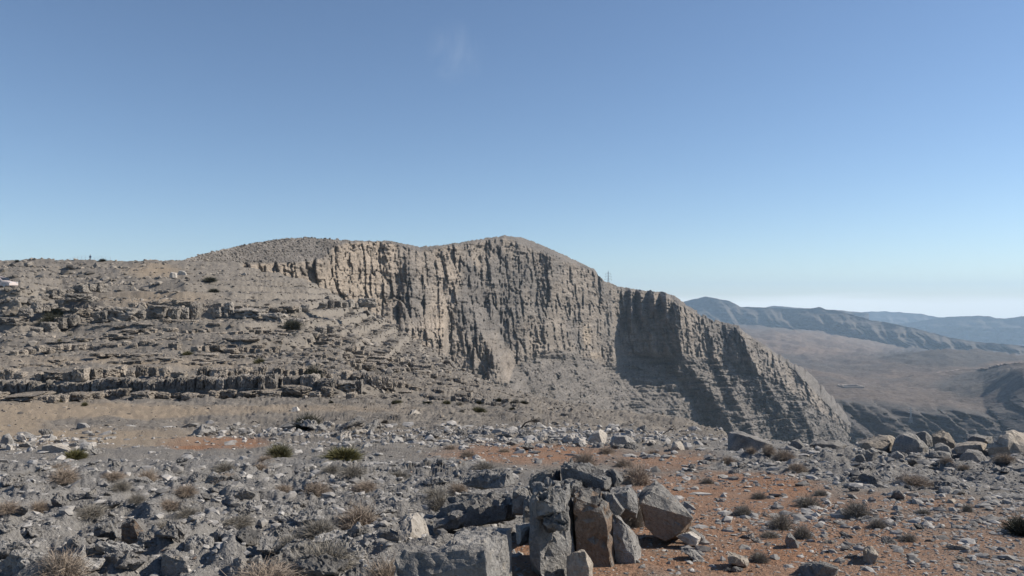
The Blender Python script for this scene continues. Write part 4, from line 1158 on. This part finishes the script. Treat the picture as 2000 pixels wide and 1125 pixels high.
# ================================================================== 6. PLANTS
def twig_mesh(name, n, seed, spread=1.0, height=1.0, width=0.012, curl=0.5, segs=3, forks=2, inner=0.25):
    r = np.random.default_rng(seed)
    V, Fc = [], []
    for i in range(n):
        a = r.uniform(0, 2 * math.pi)
        el = math.asin(r.uniform(0.02, 1.0) ** 0.8)
        L = r.uniform(0.65, 1.08)
        d = np.array([math.cos(a) * math.cos(el) * spread, math.sin(a) * math.cos(el) * spread, math.sin(el) * height])
        start = d * r.uniform(0, inner) * np.array([1, 1, 0.3])
        for fk in range(forks):
            p = start.copy()
            dirv = d * L + r.normal(0, 0.22, 3)
            dirv[2] = abs(dirv[2])
            side = np.cross(dirv, r.normal(size=3))
            side = side / (np.linalg.norm(side) + 1e-6)
            bend = r.normal(0, curl * 0.3, 3)
            base = len(V)
            for s in range(segs + 1):
                t = s / segs
                q = p + (dirv - start) * t + bend * math.sin(math.pi * t) * 0.5 + np.array([0, 0, -0.18 * curl * t * t])
                q[2] = max(q[2], -0.03)
                w = width * (1.1 - 0.75 * t)
                V.append(q - side * w)
                V.append(q + side * w)
            for s in range(segs):
                b = base + 2 * s
                Fc.append((b, b + 1, b + 3, b + 2))
    ob = raw_mesh(name, np.array(V), np.array(Fc), M['grey_rock'])
    me = ob.data
    bpy.data.objects.remove(ob)
    me.materials.clear()
    return me


M['straw'] = plain('dry_straw', (0.30, 0.245, 0.195), vary=0.35, scale=3)
M['grey_twig'] = plain('grey_twig', (0.235, 0.215, 0.185), vary=0.35, scale=3)
M['olive'] = plain('olive_foliage', (0.115, 0.108, 0.055), vary=0.4, scale=3)
M['green'] = plain('yellow_green_foliage', (0.13, 0.12, 0.05), vary=0.4, scale=3)
M['dark_green'] = plain('dark_foliage', (0.062, 0.062, 0.044), vary=0.4, scale=3)
M['bark'] = plain('dead_bark', (0.075, 0.062, 0.052), vary=0.3, scale=6)
SH = {}
for k_, mt, n_, kw in (('straw', 'straw', 900, dict(width=0.010, curl=1.1)), ('grey', 'grey_twig', 900, dict(width=0.011, curl=0.8)),
                       ('olive', 'olive', 1000, dict(width=0.014, curl=0.5)), ('green', 'green', 1400, dict(width=0.018, curl=0.4, height=0.8)),
                       ('dark', 'dark_green', 1200, dict(width=0.018, curl=0.4, height=0.95))):
    SH[k_] = []
    for s_ in range(3):
        me = twig_mesh('shrub', n_, 900 + s_ * 31 + len(k_), **kw)
        me.materials.append(M[mt])
        SH[k_].append(me)


def shrub(px, py, w, h, kind, label, group=None, name=None):
    """px, py: middle of the foot in the photo; w, h: size there"""
    x, y, z = on_ground(px, py)
    s = y / F
    o = bpy.data.objects.new(name or {'straw': 'dry_shrub', 'grey': 'dry_shrub'}.get(kind, 'green_shrub'), random.choice(SH[kind]))
    col.objects.link(o)
    o.location = (x, y, z - 0.01 * w * s)
    o.scale = (w * s * 0.5 * random.uniform(0.9, 1.1), w * s * 0.5 * random.uniform(0.8, 1.1), h * s * random.uniform(0.75, 0.95))
    o.rotation_euler = (0, 0, random.uniform(0, 6.28))
    if group:
        SPOTS.append((o, px, py, w, {'straw': 'straw-coloured tuft', 'grey': 'grey twiggy bush', 'olive': 'olive bush', 'dark': 'dark bush', 'green': 'green bush'}[kind]))
    else:
        MARKS.append((px, py - h / 2, 'the ' + label))
    return tag(o, label, 'shrub', group)


shrub(670, 898, 76, 28, 'green', 'bright yellow-green cushion shrub on the rock field')
shrub(150, 898, 48, 22, 'green', 'small green tuft beside pale slabs on the flat')
shrub(548, 893, 52, 26, 'olive', 'olive-green feathery shrub near the orange patch')
shrub(603, 838, 52, 32, 'dark', 'dark round bush behind the two-tone grey slab')
shrub(612, 744, 36, 30, 'dark', 'dark bush growing on the double ledge')
shrub(572, 645, 34, 20, 'dark', 'dark low bush below the arched ledge')
shrub(410, 553, 28, 10, 'dark', 'flat dark bush high on the hillside')
shrub(1992, 1045, 70, 42, 'dark', 'dark green bush cut by the picture edge on red soil')
shrub(935, 806, 32, 11, 'olive', 'flat olive shrub on the stony slope')
shrub(105, 618, 34, 16, 'olive', 'brown-green bush in the dark jagged outcrop')
shrub(100, 640, 40, 22, 'dark', 'black-green bush under the jagged outcrop')
shrub(200, 513, 14, 6, 'dark', 'tiny dark bush on the skyline beside the person')
shrub(32, 514, 10, 5, 'dark', 'tiny dark bush on the far flat skyline')
shrub(368, 697, 22, 10, 'olive', 'small olive bush under the thin block ledge')
shrub(508, 710, 24, 11, 'olive', 'small brown-green bush between two ledges')
shrub(110, 786, 30, 11, 'olive', 'low olive tuft at the foot of the double ledge')
shrub(700, 1034, 92, 64, 'straw', 'big straw-coloured tumble of twigs in the middle rock field')
shrub(625, 1050, 84, 46, 'grey', 'grey bush pressed against the straw-coloured tumble')
shrub(640, 1110, 120, 62, 'grey', 'wide grey bush among dark stones near the bottom edge')
shrub(128, 1140, 100, 66, 'straw', 'straw-coloured bush at the bottom edge among grey rocks')
shrub(520, 1150, 150, 60, 'straw', 'widest pale straw bush along the bottom edge')
shrub(755, 1148, 100, 62, 'straw', 'straw-coloured bush below the pale knobbly rock')
shrub(1236, 1030, 56, 78, 'grey', 'tall grey bush wedged beside the tilted boulder')
shrub(1140, 912, 46, 36, 'straw', 'round sand-coloured shrub behind the outcrop')
shrub(1242, 946, 66, 44, 'straw', 'wide brown shrub between outcrop and red soil')
shrub(1575, 992, 60, 32, 'grey', 'dense blue-grey shrub standing on the red soil')
shrub(1670, 1012, 62, 36, 'grey', 'dark grey shrub next to the dense blue-grey shrub')
shrub(1523, 1034, 56, 40, 'grey', 'spiky grey tussock in the middle of the red soil')
shrub(1780, 950, 76, 34, 'straw', 'broad brown double shrub in the dark rubble')
GEN = [('straw', 'pale dry tuft in the near rock field', 'dry tufts of the near rock field',
        [(130, 945, 58, 30), (290, 943, 48, 28), (365, 966, 46, 22), (620, 970, 60, 34), (20, 1005, 50, 26), (82, 1003, 44, 26), (330, 1000, 60, 20), (225, 940, 50, 18),
         (510, 918, 36, 18), (520, 905, 34, 16), (120, 918, 36, 14), (895, 962, 50, 26), (555, 960, 40, 18), (440, 940, 60, 18), (715, 960, 50, 22)]),
       ('grey', 'grey twiggy shrub in the near rock field', 'grey shrubs of the near rock field',
        [(440, 922, 52, 24), (240, 955, 50, 20), (180, 1010, 70, 24), (370, 1010, 60, 22), (470, 1030, 60, 24), (570, 1075, 60, 30), (850, 975, 60, 30), (690, 930, 60, 22),
         (780, 935, 50, 20), (860, 1000, 50, 34), (650, 925, 44, 18), (945, 925, 50, 22), (330, 1040, 60, 24), (270, 985, 40, 18)]),
       ('straw', 'dry tuft growing behind the outcrop near the stone bank', 'dry tufts behind the outcrop',
        [(915, 892, 38, 18), (1185, 885, 32, 16), (1218, 912, 36, 18), (1275, 888, 26, 12), (1420, 908, 34, 16), (1465, 888, 30, 14), (985, 884, 30, 12), (880, 878, 26, 10)]),
       ('grey', 'small dry tussock scattered over the red soil', 'dry tussocks on the red soil',
        [(1480, 975, 34, 18), (1450, 1008, 42, 24), (1565, 1052, 44, 28), (1710, 1032, 42, 24), (1480, 1098, 46, 26), (1600, 968, 34, 14), (1770, 1058, 36, 18), (1380, 945, 30, 14),
         (1500, 1050, 40, 18), (1800, 1005, 26, 14), (1885, 1000, 26, 20)]),
       ('straw', 'brown dry tuft below the brink boulders', 'dry tufts below the brink',
        [(1530, 900, 46, 24), (1555, 922, 46, 22), (1500, 894, 34, 18), (1845, 914, 30, 16), (1880, 918, 26, 12), (1830, 950, 34, 14), (1960, 905, 50, 16), (1690, 872, 30, 14)])]
for kd, lb, gp, pts in GEN:
    for (a, b, c, d) in pts:
        shrub(a, b, c, d, kd, lb, gp)
for i in range(26):
    px, py = random.uniform(20, 1150), random.uniform(560, 830)
    if py < 690 + (px - 700) * 0.24 and px > 640:
        py = 790
    shrub(px, py, random.uniform(10, 20), random.uniform(5, 9), random.choice(['olive', 'grey', 'dark']), 'tiny scrubby bush dotted on the hillside or flat', 'tiny bushes dotted over the hillside')


def tube(V, Fc, a, b, r0, r1, n=5):
    a, b = Vector(a), Vector(b)
    d = (b - a).normalized()
    u = d.orthogonal().normalized()
    w = d.cross(u)
    k = len(V)
    for p, r in ((a, r0), (b, r1)):
        for i in range(n):
            t = 2 * math.pi * i / n
            V.append(tuple(p + (u * math.cos(t) + w * math.sin(t)) * r))
    for i in range(n):
        Fc.append((k + i, k + (i + 1) % n, k + n + (i + 1) % n, k + n + i))


def dead_tree(px, py, h, lean, label, low=False, seed=0, crown=0.5):
    r = random.Random(seed)
    x, y, z = on_ground(px, py)
    S = h * y / F
    e = bpy.data.objects.new('dead_tree', None)
    col.objects.link(e)
    e.location = (x, y, z)
    tag(e, label, 'dead tree')
    V, Fc, T, TF = [], [], [], []

    def grow(p, d, L, rad, depth):
        q = p + d * L
        tube(V if depth < 3 else T, Fc if depth < 3 else TF, p, q, rad, rad * 0.65)
        if depth > 5:
            return
        for _ in range(2 if depth < 1 else 3):
            nd = (d + Vector((r.uniform(-1, 1) * 0.75 + lean * 0.25, r.uniform(-1, 1) * 0.7, r.uniform(-0.45, 0.5) * (0.5 if low else 1)))).normalized()
            grow(q, nd, L * r.uniform(0.55, 0.8), rad * 0.6, depth + 1)
    for _ in range(3 if low else 1):
        grow(Vector((0, 0, -0.05 * S)), Vector((lean * r.uniform(0.8, 1.2), r.uniform(-0.3, 0.3), 0.35 if low else 0.9)).normalized(), S * 0.42, S * 0.06, 0)
    for nm, v_, f_ in (('trunk', V, Fc), ('crown', T, TF)):
        o = raw_mesh(nm, np.array(v_), np.array(f_), M['bark'])
        o.parent = e


dead_tree(1018, 836, 34, 0.75, 'dead bush leaning over the stone bank with bare dark twigs', seed=4)
dead_tree(1292, 851, 22, 1.1, 'bent dark little tree at the brink of the slope', seed=9)
dead_tree(735, 831, 20, 0.7, 'low sprawl of dead grey branches on the flat', low=True, seed=12)

# ================================================================== 7. PERSON, CAR, FENCE, PYLONS
def skin_body(name, joints, bones, mats, zsplit, parent=None):
    me = bpy.data.meshes.new(name)
    keys = list(joints)
    me.from_pydata([joints[k][0] for k in keys], [(keys.index(a), keys.index(b)) for a, b in bones], [])
    ob = bpy.data.objects.new(name, me)
    col.objects.link(ob)
    ob.modifiers.new('skin', 'SKIN')
    for v_, k in zip(me.skin_vertices[0].data, keys):
        v_.radius = joints[k][1]
    me.skin_vertices[0].data[keys.index('pelvis')].use_root = True
    sb = ob.modifiers.new('sub', 'SUBSURF')
    sb.levels = sb.render_levels = 1
    dg = bpy.context.evaluated_depsgraph_get()
    nm = bpy.data.meshes.new_from_object(ob.evaluated_get(dg))
    bpy.data.objects.remove(ob)
    o = bpy.data.objects.new(name, nm)
    col.objects.link(o)
    nm.materials.clear()
    for m_ in mats:
        nm.materials.append(m_)
    for p in nm.polygons:
        p.use_smooth = True
        p.material_index = zsplit(p.center)
    return o


px_, py_ = on_ground(178, 511.5), None
J = {'pelvis': ((0, 0, 0.92), (0.16, 0.12)), 'waist': ((0, 0, 1.08), (0.15, 0.11)), 'chest': ((0, 0, 1.32), (0.19, 0.13)), 'neck': ((0, 0, 1.5), (0.06, 0.06)),
     'chin': ((0, -0.02, 1.58), (0.075, 0.085)), 'head': ((0, -0.01, 1.68), (0.085, 0.1)), 'crown': ((0, 0, 1.76), (0.05, 0.06)),
     'hl': ((-0.1, 0, 0.86), (0.1, 0.1)), 'kl': ((-0.11, -0.02, 0.48), (0.07, 0.07)), 'al': ((-0.12, 0, 0.09), (0.05, 0.05)), 'tl': ((-0.13, -0.14, 0.04), (0.045, 0.035)),
     'hr': ((0.1, 0, 0.86), (0.1, 0.1)), 'kr': ((0.11, -0.02, 0.48), (0.07, 0.07)), 'ar': ((0.12, 0.02, 0.09), (0.05, 0.05)), 'tr': ((0.13, -0.12, 0.04), (0.045, 0.035)),
     'sl': ((-0.2, 0, 1.42), (0.075, 0.075)), 'el': ((-0.26, 0.03, 1.14), (0.055, 0.055)), 'wl': ((-0.24, -0.06, 0.9), (0.04, 0.04)), 'fl': ((-0.23, -0.09, 0.78), (0.035, 0.02)),
     'sr': ((0.2, 0, 1.42), (0.075, 0.075)), 'er': ((0.26, 0.03, 1.14), (0.055, 0.055)), 'wr': ((0.24, -0.06, 0.9), (0.04, 0.04)), 'fr': ((0.23, -0.09, 0.78), (0.035, 0.02))}
BN = [('pelvis', 'waist'), ('waist', 'chest'), ('chest', 'neck'), ('neck', 'chin'), ('chin', 'head'), ('head', 'crown'), ('pelvis', 'hl'), ('hl', 'kl'), ('kl', 'al'), ('al', 'tl'),
      ('pelvis', 'hr'), ('hr', 'kr'), ('kr', 'ar'), ('ar', 'tr'), ('chest', 'sl'), ('sl', 'el'), ('el', 'wl'), ('wl', 'fl'), ('chest', 'sr'), ('sr', 'er'), ('er', 'wr'), ('wr', 'fr')]
M['jacket'] = plain('blue_jacket', (0.025, 0.055, 0.11))
M['trousers'] = plain('grey_trousers', (0.16, 0.17, 0.19))
M['skin'] = plain('skin', (0.38, 0.22, 0.15))
M['hair'] = plain('dark_hair', (0.015, 0.013, 0.012))
M['shoe'] = plain('shoe', (0.03, 0.03, 0.03))


def body_part(c):
    if c.z > 1.5 or (abs(c.x) > 0.18 and c.z < 0.9):
        return 2
    if c.z > 0.86:
        return 0
    return 3 if c.z < 0.1 else 1


per = skin_body('person', J, BN, [M['jacket'], M['trousers'], M['skin'], M['shoe']], body_part)
x, y, z = on_ground(178, 513)
per.location = (x, y - 0.5, z - 0.02)
per.rotation_euler = (0, 0, 0.5)
tag(per, 'person in dark blue jacket and grey trousers standing on the skyline', 'person')
hb = bmesh.new()
bmesh.ops.create_uvsphere(hb, u_segments=12, v_segments=8, radius=0.108)
for v_ in hb.verts:
    v_.co.z *= 1.1
    if v_.co.z < 0 and v_.co.y < 0.02:
        v_.co *= 0.7
    v_.co += Vector((0, 0.018, 1.70))
hm = bpy.data.meshes.new('hair')
hb.to_mesh(hm)
hb.free()
hm.materials.append(M['hair'])
ho = bpy.data.objects.new('hair', hm)
col.objects.link(ho)
ho.parent = per


def box_into(V, Fc, c, s, rz=0.0):
    k = len(V)
    for dx in (-1, 1):
        for dy in (-1, 1):
            for dz in (-1, 1):
                a, b = dx * s[0] / 2, dy * s[1] / 2
                V.append((c[0] + a * math.cos(rz) - b * math.sin(rz), c[1] + a * math.sin(rz) + b * math.cos(rz), c[2] + dz * s[2] / 2))
    for f in ((0, 1, 3, 2), (4, 6, 7, 5), (0, 4, 5, 1), (2, 3, 7, 6), (0, 2, 6, 4), (1, 5, 7, 3)):
        Fc.append(tuple(k + i for i in f))


# wire fence on the skyline by the person
M['galv'] = plain('galvanised_steel', (0.42, 0.44, 0.46), rough=0.5, spec=0.4, vary=0.1)
fpts = [on_ground(px, 511.5) for px in range(108, 210, 8)]
fe = bpy.data.objects.new('wire_fence', None)
col.objects.link(fe)
fe.location = fpts[6]
tag(fe, 'thin wire fence with slim posts on the skyline behind the person', 'fence')
hs = []
for i, p in enumerate(fpts):
    V, Fc = [], []
    b = Vector(p) - Vector(fpts[6]) + Vector((0, 3.0, -0.3))
    hgt = 1.0 + 0.7 * (i > 2)
    tube(V, Fc, b, b + Vector((0, 0, hgt)), 0.028, 0.028)
    o = raw_mesh('post', np.array(V), np.array(Fc), M['galv'])
    o.parent = fe
    hs.append((b, hgt))
for lv in (0.45, 0.72, 0.98):
    V, Fc = [], []
    for (a, ha), (b, hb_) in zip(hs[:-1], hs[1:]):
        tube(V, Fc, a + Vector((0, 0, ha * lv)), b + Vector((0, 0, hb_ * lv)), 0.012, 0.012, 4)
    o = raw_mesh('wire', np.array(V), np.array(Fc), M['galv'])
    o.parent = fe

# parked car, half cut off by the edge
M['car_paint'] = plain('pale_car_paint', (0.47, 0.41, 0.39), rough=0.45, spec=0.5, vary=0.04)
M['glass'] = plain('dark_glass', (0.02, 0.022, 0.025), rough=0.08, spec=0.6, vary=0.05)
M['tyre'] = plain('tyre_rubber', (0.02, 0.02, 0.02))


def car(px, py, rz, label):
    x, y, z = on_ground(px, py)
    e = bpy.data.objects.new('parked_car', None)
    col.objects.link(e)
    e.location = (x, y, z - 0.05)
    e.scale = (1.2, 1.2, 1.2)
    e.rotation_euler = (0, 0, rz)
    tag(e, label, 'car')

    def loft(name, prof, half, mat, par=None):
        """profile in x-z, swept over width stations (y, inset)"""
        bm = bmesh.new()
        rings = []
        for yy, k in half:
            rings.append([bm.verts.new((px_ * (1 - 0.02 * k), yy, pz * (1 - (0.16 * k if pz > 0.95 else 0.02 * k)) + 0.0)) for px_, pz in prof])
        for a, b in zip(rings[:-1], rings[1:]):
            for i in range(len(prof)):
                j = (i + 1) % len(prof)
                bm.faces.new((a[i], a[j], b[j], b[i]))
        bm.faces.new(rings[0][::-1])
        bm.faces.new(rings[-1])
        bmesh.ops.recalc_face_normals(bm, faces=bm.faces)
        me = bpy.data.meshes.new(name)
        bm.to_mesh(me)
        bm.free()
        me.materials.append(mat)
        o = bpy.data.objects.new(name, me)
        col.objects.link(o)
        o.parent = par or e
        return o
    body = [(-2.3, 0.35), (-2.35, 0.7), (-2.3, 1.05), (-2.05, 1.65), (-1.7, 1.76), (0.2, 1.78), (0.55, 1.7), (1.25, 1.12), (2.15, 0.98), (2.36, 0.8), (2.4, 0.45), (2.3, 0.32)]
    loft('body', body, [(-0.93, 1), (-0.86, 0.3), (0, 0), (0.86, 0.3), (0.93, 1)], M['car_paint'])
    for sy in (-1, 1):
        w = [(-1.85, 1.1), (-1.75, 1.5), (-1.0, 1.56), (-1.0, 1.1)]
        for pr in (w, [(-0.9, 1.1), (-0.9, 1.57), (0.0, 1.58), (0.0, 1.1)], [(0.1, 1.1), (0.1, 1.57), (0.4, 1.5), (0.95, 1.1)]):
            loft('side_window', [(a, 0.9 * b + 0.02) for a, b in pr], [(sy * 0.90, 0), (sy * 0.945, 0)], M['glass'])
    V, Fc = [], []
    V += [(0.62, -0.74, 1.66), (0.62, 0.74, 1.66), (1.22, 0.8, 1.18), (1.22, -0.8, 1.18), (0.58, -0.74, 1.62), (0.58, 0.74, 1.62), (1.18, 0.8, 1.14), (1.18, -0.8, 1.14)]
    Fc = [(0, 1, 2, 3), (7, 6, 5, 4), (0, 4, 5, 1), (1, 5, 6, 2), (2, 6, 7, 3), (3, 7, 4, 0)]
    o = raw_mesh('windscreen', np.array(V), np.array(Fc), M['glass'])
    o.parent = e
    for wx in (-1.45, 1.45):
        for sy in (-1, 1):
            V, Fc = [], []
            tube(V, Fc, (wx, sy * 0.72, 0.36), (wx, sy * 0.96, 0.36), 0.36, 0.36, 16)
            o = raw_mesh('wheel', np.array(V), np.array(Fc), M['tyre'])
            o.parent = e
            V, Fc = [], []
            tube(V, Fc, (wx, sy * 0.9, 0.36), (wx, sy * 0.965, 0.36), 0.23, 0.2, 12)
            V.append((wx, sy * 0.965, 0.36))
            F3 = [(12 + i, 12 + (i + 1) % 12, 24, 24) for i in range(12)]
            rm = bpy.data.meshes.new('rim')
            rm.from_pydata(V, [], Fc + [f[:3] for f in F3])
            rm.materials.append(M['galv'])
            r_ = bpy.data.objects.new('rim', rm)
            col.objects.link(r_)
            r_.parent = o
    for sy in (-1, 1):
        V, Fc = [], []
        box_into(V, Fc, (2.32, sy * 0.66, 0.82), (0.14, 0.36, 0.14))
        o = raw_mesh('headlight', np.array(V), np.array(Fc), M['galv'])
        o.parent = e


car(0, 563, -0.12, 'pale pinkish-white car cut off by the picture edge on the hill')

M['steel_far'] = plain('pylon_steel', (0.40, 0.42, 0.44), rough=0.6, vary=0.1)


def pylon(loc, h, label, thick=1.0):
    e = bpy.data.objects.new('power_pylon', None)
    col.objects.link(e)
    e.location = loc
    tag(e, label, 'pylon')
    rr = 0.16 * thick

    def hw(z):
        return h * (0.10 - 0.082 * min(1, z / (h * 0.62))) if z < h * 0.62 else h * 0.018 * (1 - (z / h - 0.62) * 1.9)
    lev = [h * f for f in (0, 0.16, 0.3, 0.42, 0.53, 0.62, 0.7, 0.78, 0.86, 0.94, 1.0)]
    for sx, sy in ((1, 1), (1, -1), (-1, 1), (-1, -1)):
        V, Fc = [], []
        for a, b in zip(lev[:-1], lev[1:]):
            tube(V, Fc, (sx * hw(a), sy * hw(a), a), (sx * hw(b), sy * hw(b), b), rr, rr, 4)
        raw_mesh('leg', np.array(V), np.array(Fc), M['steel_far']).parent = e
    V, Fc = [], []
    for a, b in zip(lev[:-1], lev[1:]):
        for s in (1, -1):
            tube(V, Fc, (-hw(a), s * hw(a), a), (hw(b), s * hw(b), b), rr * 0.7, rr * 0.7, 3)
            tube(V, Fc, (hw(a), s * hw(a), a), (-hw(b), s * hw(b), b), rr * 0.7, rr * 0.7, 3)
            tube(V, Fc, (s * hw(a), -hw(a), a), (s * hw(b), hw(b), b), rr * 0.7, rr * 0.7, 3)
    raw_mesh('bracing', np.array(V), np.array(Fc), M['steel_far']).parent = e
    for f, w in ((0.64, 0.15), (0.76, 0.13), (0.88, 0.11)):
        V, Fc = [], []
        for s in (-1, 1):
            tip = (s * h * w, 0, h * f)
            for q in (-1, 1):
                tube(V, Fc, (s * hw(h * f), q * hw(h * f), h * f - h * 0.006), tip, rr, rr * 0.6, 4)
            tube(V, Fc, (s * hw(h * f), 0, h * (f + 0.04)), tip, rr, rr * 0.6, 4)
        raw_mesh('cross_arm', np.array(V), np.array(Fc), M['steel_far']).parent = e
        for s in (-1, 1):
            V, Fc = [], []
            tube(V, Fc, (s * h * w, 0, h * f), (s * h * w, 0, h * (f - 0.05)), rr * 1.1, rr * 1.1, 5)
            raw_mesh('insulator', np.array(V), np.array(Fc), M['glass']).parent = e


tp = [float(a) for a in unproject(1188, 529, 1400)]
pylon((tp[0], 1400.0, tp[2] - 42.0), 42.0, 'lattice power pylon rising behind the cliff top', 1.4)
bp = [float(a) for a in unproject(1779, 822, 1330)]
pylon((bp[0], 1330.0, bp[2] - 4), 28.0, 'small pale pylon standing low in the canyon below the plateau')

# low ruin walls and a track on the valley floor
M['pale_wall'] = plain('pale_stone_wall', (0.42, 0.37, 0.32))


def on_valley(px, py):
    j = int(np.argmin(np.abs(cx - px)))
    p_ = project(VX[:, j], VYY[:, j], VZ[:, j])[1]
    r = np.nonzero(p_ <= py)[0]
    i = int(r[0]) if len(r) else NV - 1
    return float(VX[i, j]), float(VYY[i, j]), float(VZ[i, j])


e = bpy.data.objects.new('stone_enclosure', None)
col.objects.link(e)
c0 = on_valley(1668, 759)
e.location = c0
tag(e, 'low pale walled enclosure on the brown valley floor', 'enclosure')
for (a, b, w, d, rz) in ((0, 0, 42, 3, 0.02), (0, 34, 38, 3, 0.0), (-21, 17, 3, 34, 0.0), (21, 17, 3, 34, 0.0), (-14, 17, 12, 10, 0.1)):
    V, Fc = [], []
    box_into(V, Fc, (a, b, 0.5), (w, d, 4.0 if w != 12 else 7.0), rz)
    raw_mesh('wall', np.array(V), np.array(Fc), M['pale_wall']).parent = e


def track(pts, width, name='track'):
    P_ = []
    for (a, b), (c, d) in zip(pts[:-1], pts[1:]):
        for k in range(12):
            t = k / 12
            P_.append(Vector(on_valley(a + (c - a) * t, b + (d - b) * t)) + Vector((0, 0, 1.2)))
    V, Fc = [], []
    for i, p in enumerate(P_):
        d = (P_[min(i + 1, len(P_) - 1)] - P_[max(i - 1, 0)])
        d.z = 0
        s = Vector((-d.y, d.x, 0)).normalized() * width / 2
        V += [tuple(p - s), tuple(p + s)]
    Fc = [(2 * i, 2 * i + 1, 2 * i + 3, 2 * i + 2) for i in range(len(P_) - 1)]
    tag(raw_mesh(name, np.array(V), np.array(Fc), M['track']), kind='structure')


M['track'] = plain('pale_track', (0.22, 0.175, 0.145))
track([(1830, 729), (1880, 722), (1930, 722), (1940, 717), (1990, 710), (2060, 706)], 9)

# ================================================================== LABELS of the scattered rocks and bushes
def short(t):
    """landmark phrase: the head of a label, up to its first linking word"""
    cut = {'with', 'in', 'on', 'beside', 'before', 'behind', 'at', 'by', 'between', 'above', 'below', 'standing', 'lying', 'leaning', 'among', 'near', 'and', 'over', 'under',
           'tilted', 'capping', 'filling', 'lodged', 'propped', 'casting', 'sticking', 'sitting', 'cut', 'growing', 'halfway', 'just', 'along', 'pressed', 'wedged', 'next', 'alone',
           'peeping', 'split', 'high', 'of', 'right', 'left', 'close', 'from'}
    w_ = t.split()
    for i in range(3, len(w_)):
        if w_[i] in cut:
            return ' '.join(w_[:i])
    return t


marks = [(a, b, short(c)) for a, b, c in HEROES + MARKS]
from collections import Counter
cn = Counter(m[2] for m in marks)
marks = [m for m in marks if cn[m[2]] == 1 and len(m[2].split()) <= 7]
cells = {}
for o_, a, b, w, noun in SPOTS:
    m = min(marks, key=lambda q: (q[0] - a) ** 2 + 2.2 * (q[1] - b) ** 2)
    dx, dy = a - m[0], (b - m[1]) * 1.5
    side = ('to the right of' if dx > 0 else 'to the left of') if abs(dx) > abs(dy) else ('in front of' if dy > 0 else 'behind')
    cells.setdefault((noun, side, m[2]), []).append((w, o_))
ORD = ['largest', 'second largest', 'third largest', 'fourth largest', 'fifth largest', 'sixth largest', 'seventh largest', 'eighth largest']
for (noun, side, mk), lst in cells.items():
    lst.sort(key=lambda q: -q[0])
    for i, (w, o_) in enumerate(lst):
        if len(lst) == 1:
            o_['label'] = f'{noun} {side} {mk}'
        else:
            o_['label'] = f'{ORD[min(i, 7)]} {noun} {side} {mk}'

# ================================================================== AIR
def haze():
    b = [(-9000, -3500, -521.5), (19000, 17000, 420)]
    vs = [(b[i][0], b[j][1], b[k][2]) for i in (0, 1) for j in (0, 1) for k in (0, 1)]
    fs = np.array([[0, 1, 3, 2], [4, 6, 7, 5], [0, 4, 5, 1], [2, 3, 7, 6], [0, 2, 6, 4], [1, 5, 7, 3]])
    m = bpy.data.materials.new('haze_air')
    m.use_nodes = True
    m.node_tree.nodes.clear()
    o = N(m.node_tree, 'ShaderNodeOutputMaterial')
    p = N(m.node_tree, 'ShaderNodeVolumePrincipled')
    p.inputs['Color'].default_value = (0.55, 0.77, 1.0, 1)
    p.inputs['Density'].default_value = 5.8e-5
    p.inputs['Anisotropy'].default_value = 0.1
    m.node_tree.links.new(p.outputs[0], o.inputs['Volume'])
    ob = raw_mesh('haze', np.array(vs), fs, m)
    tag(ob, kind='stuff')


haze()
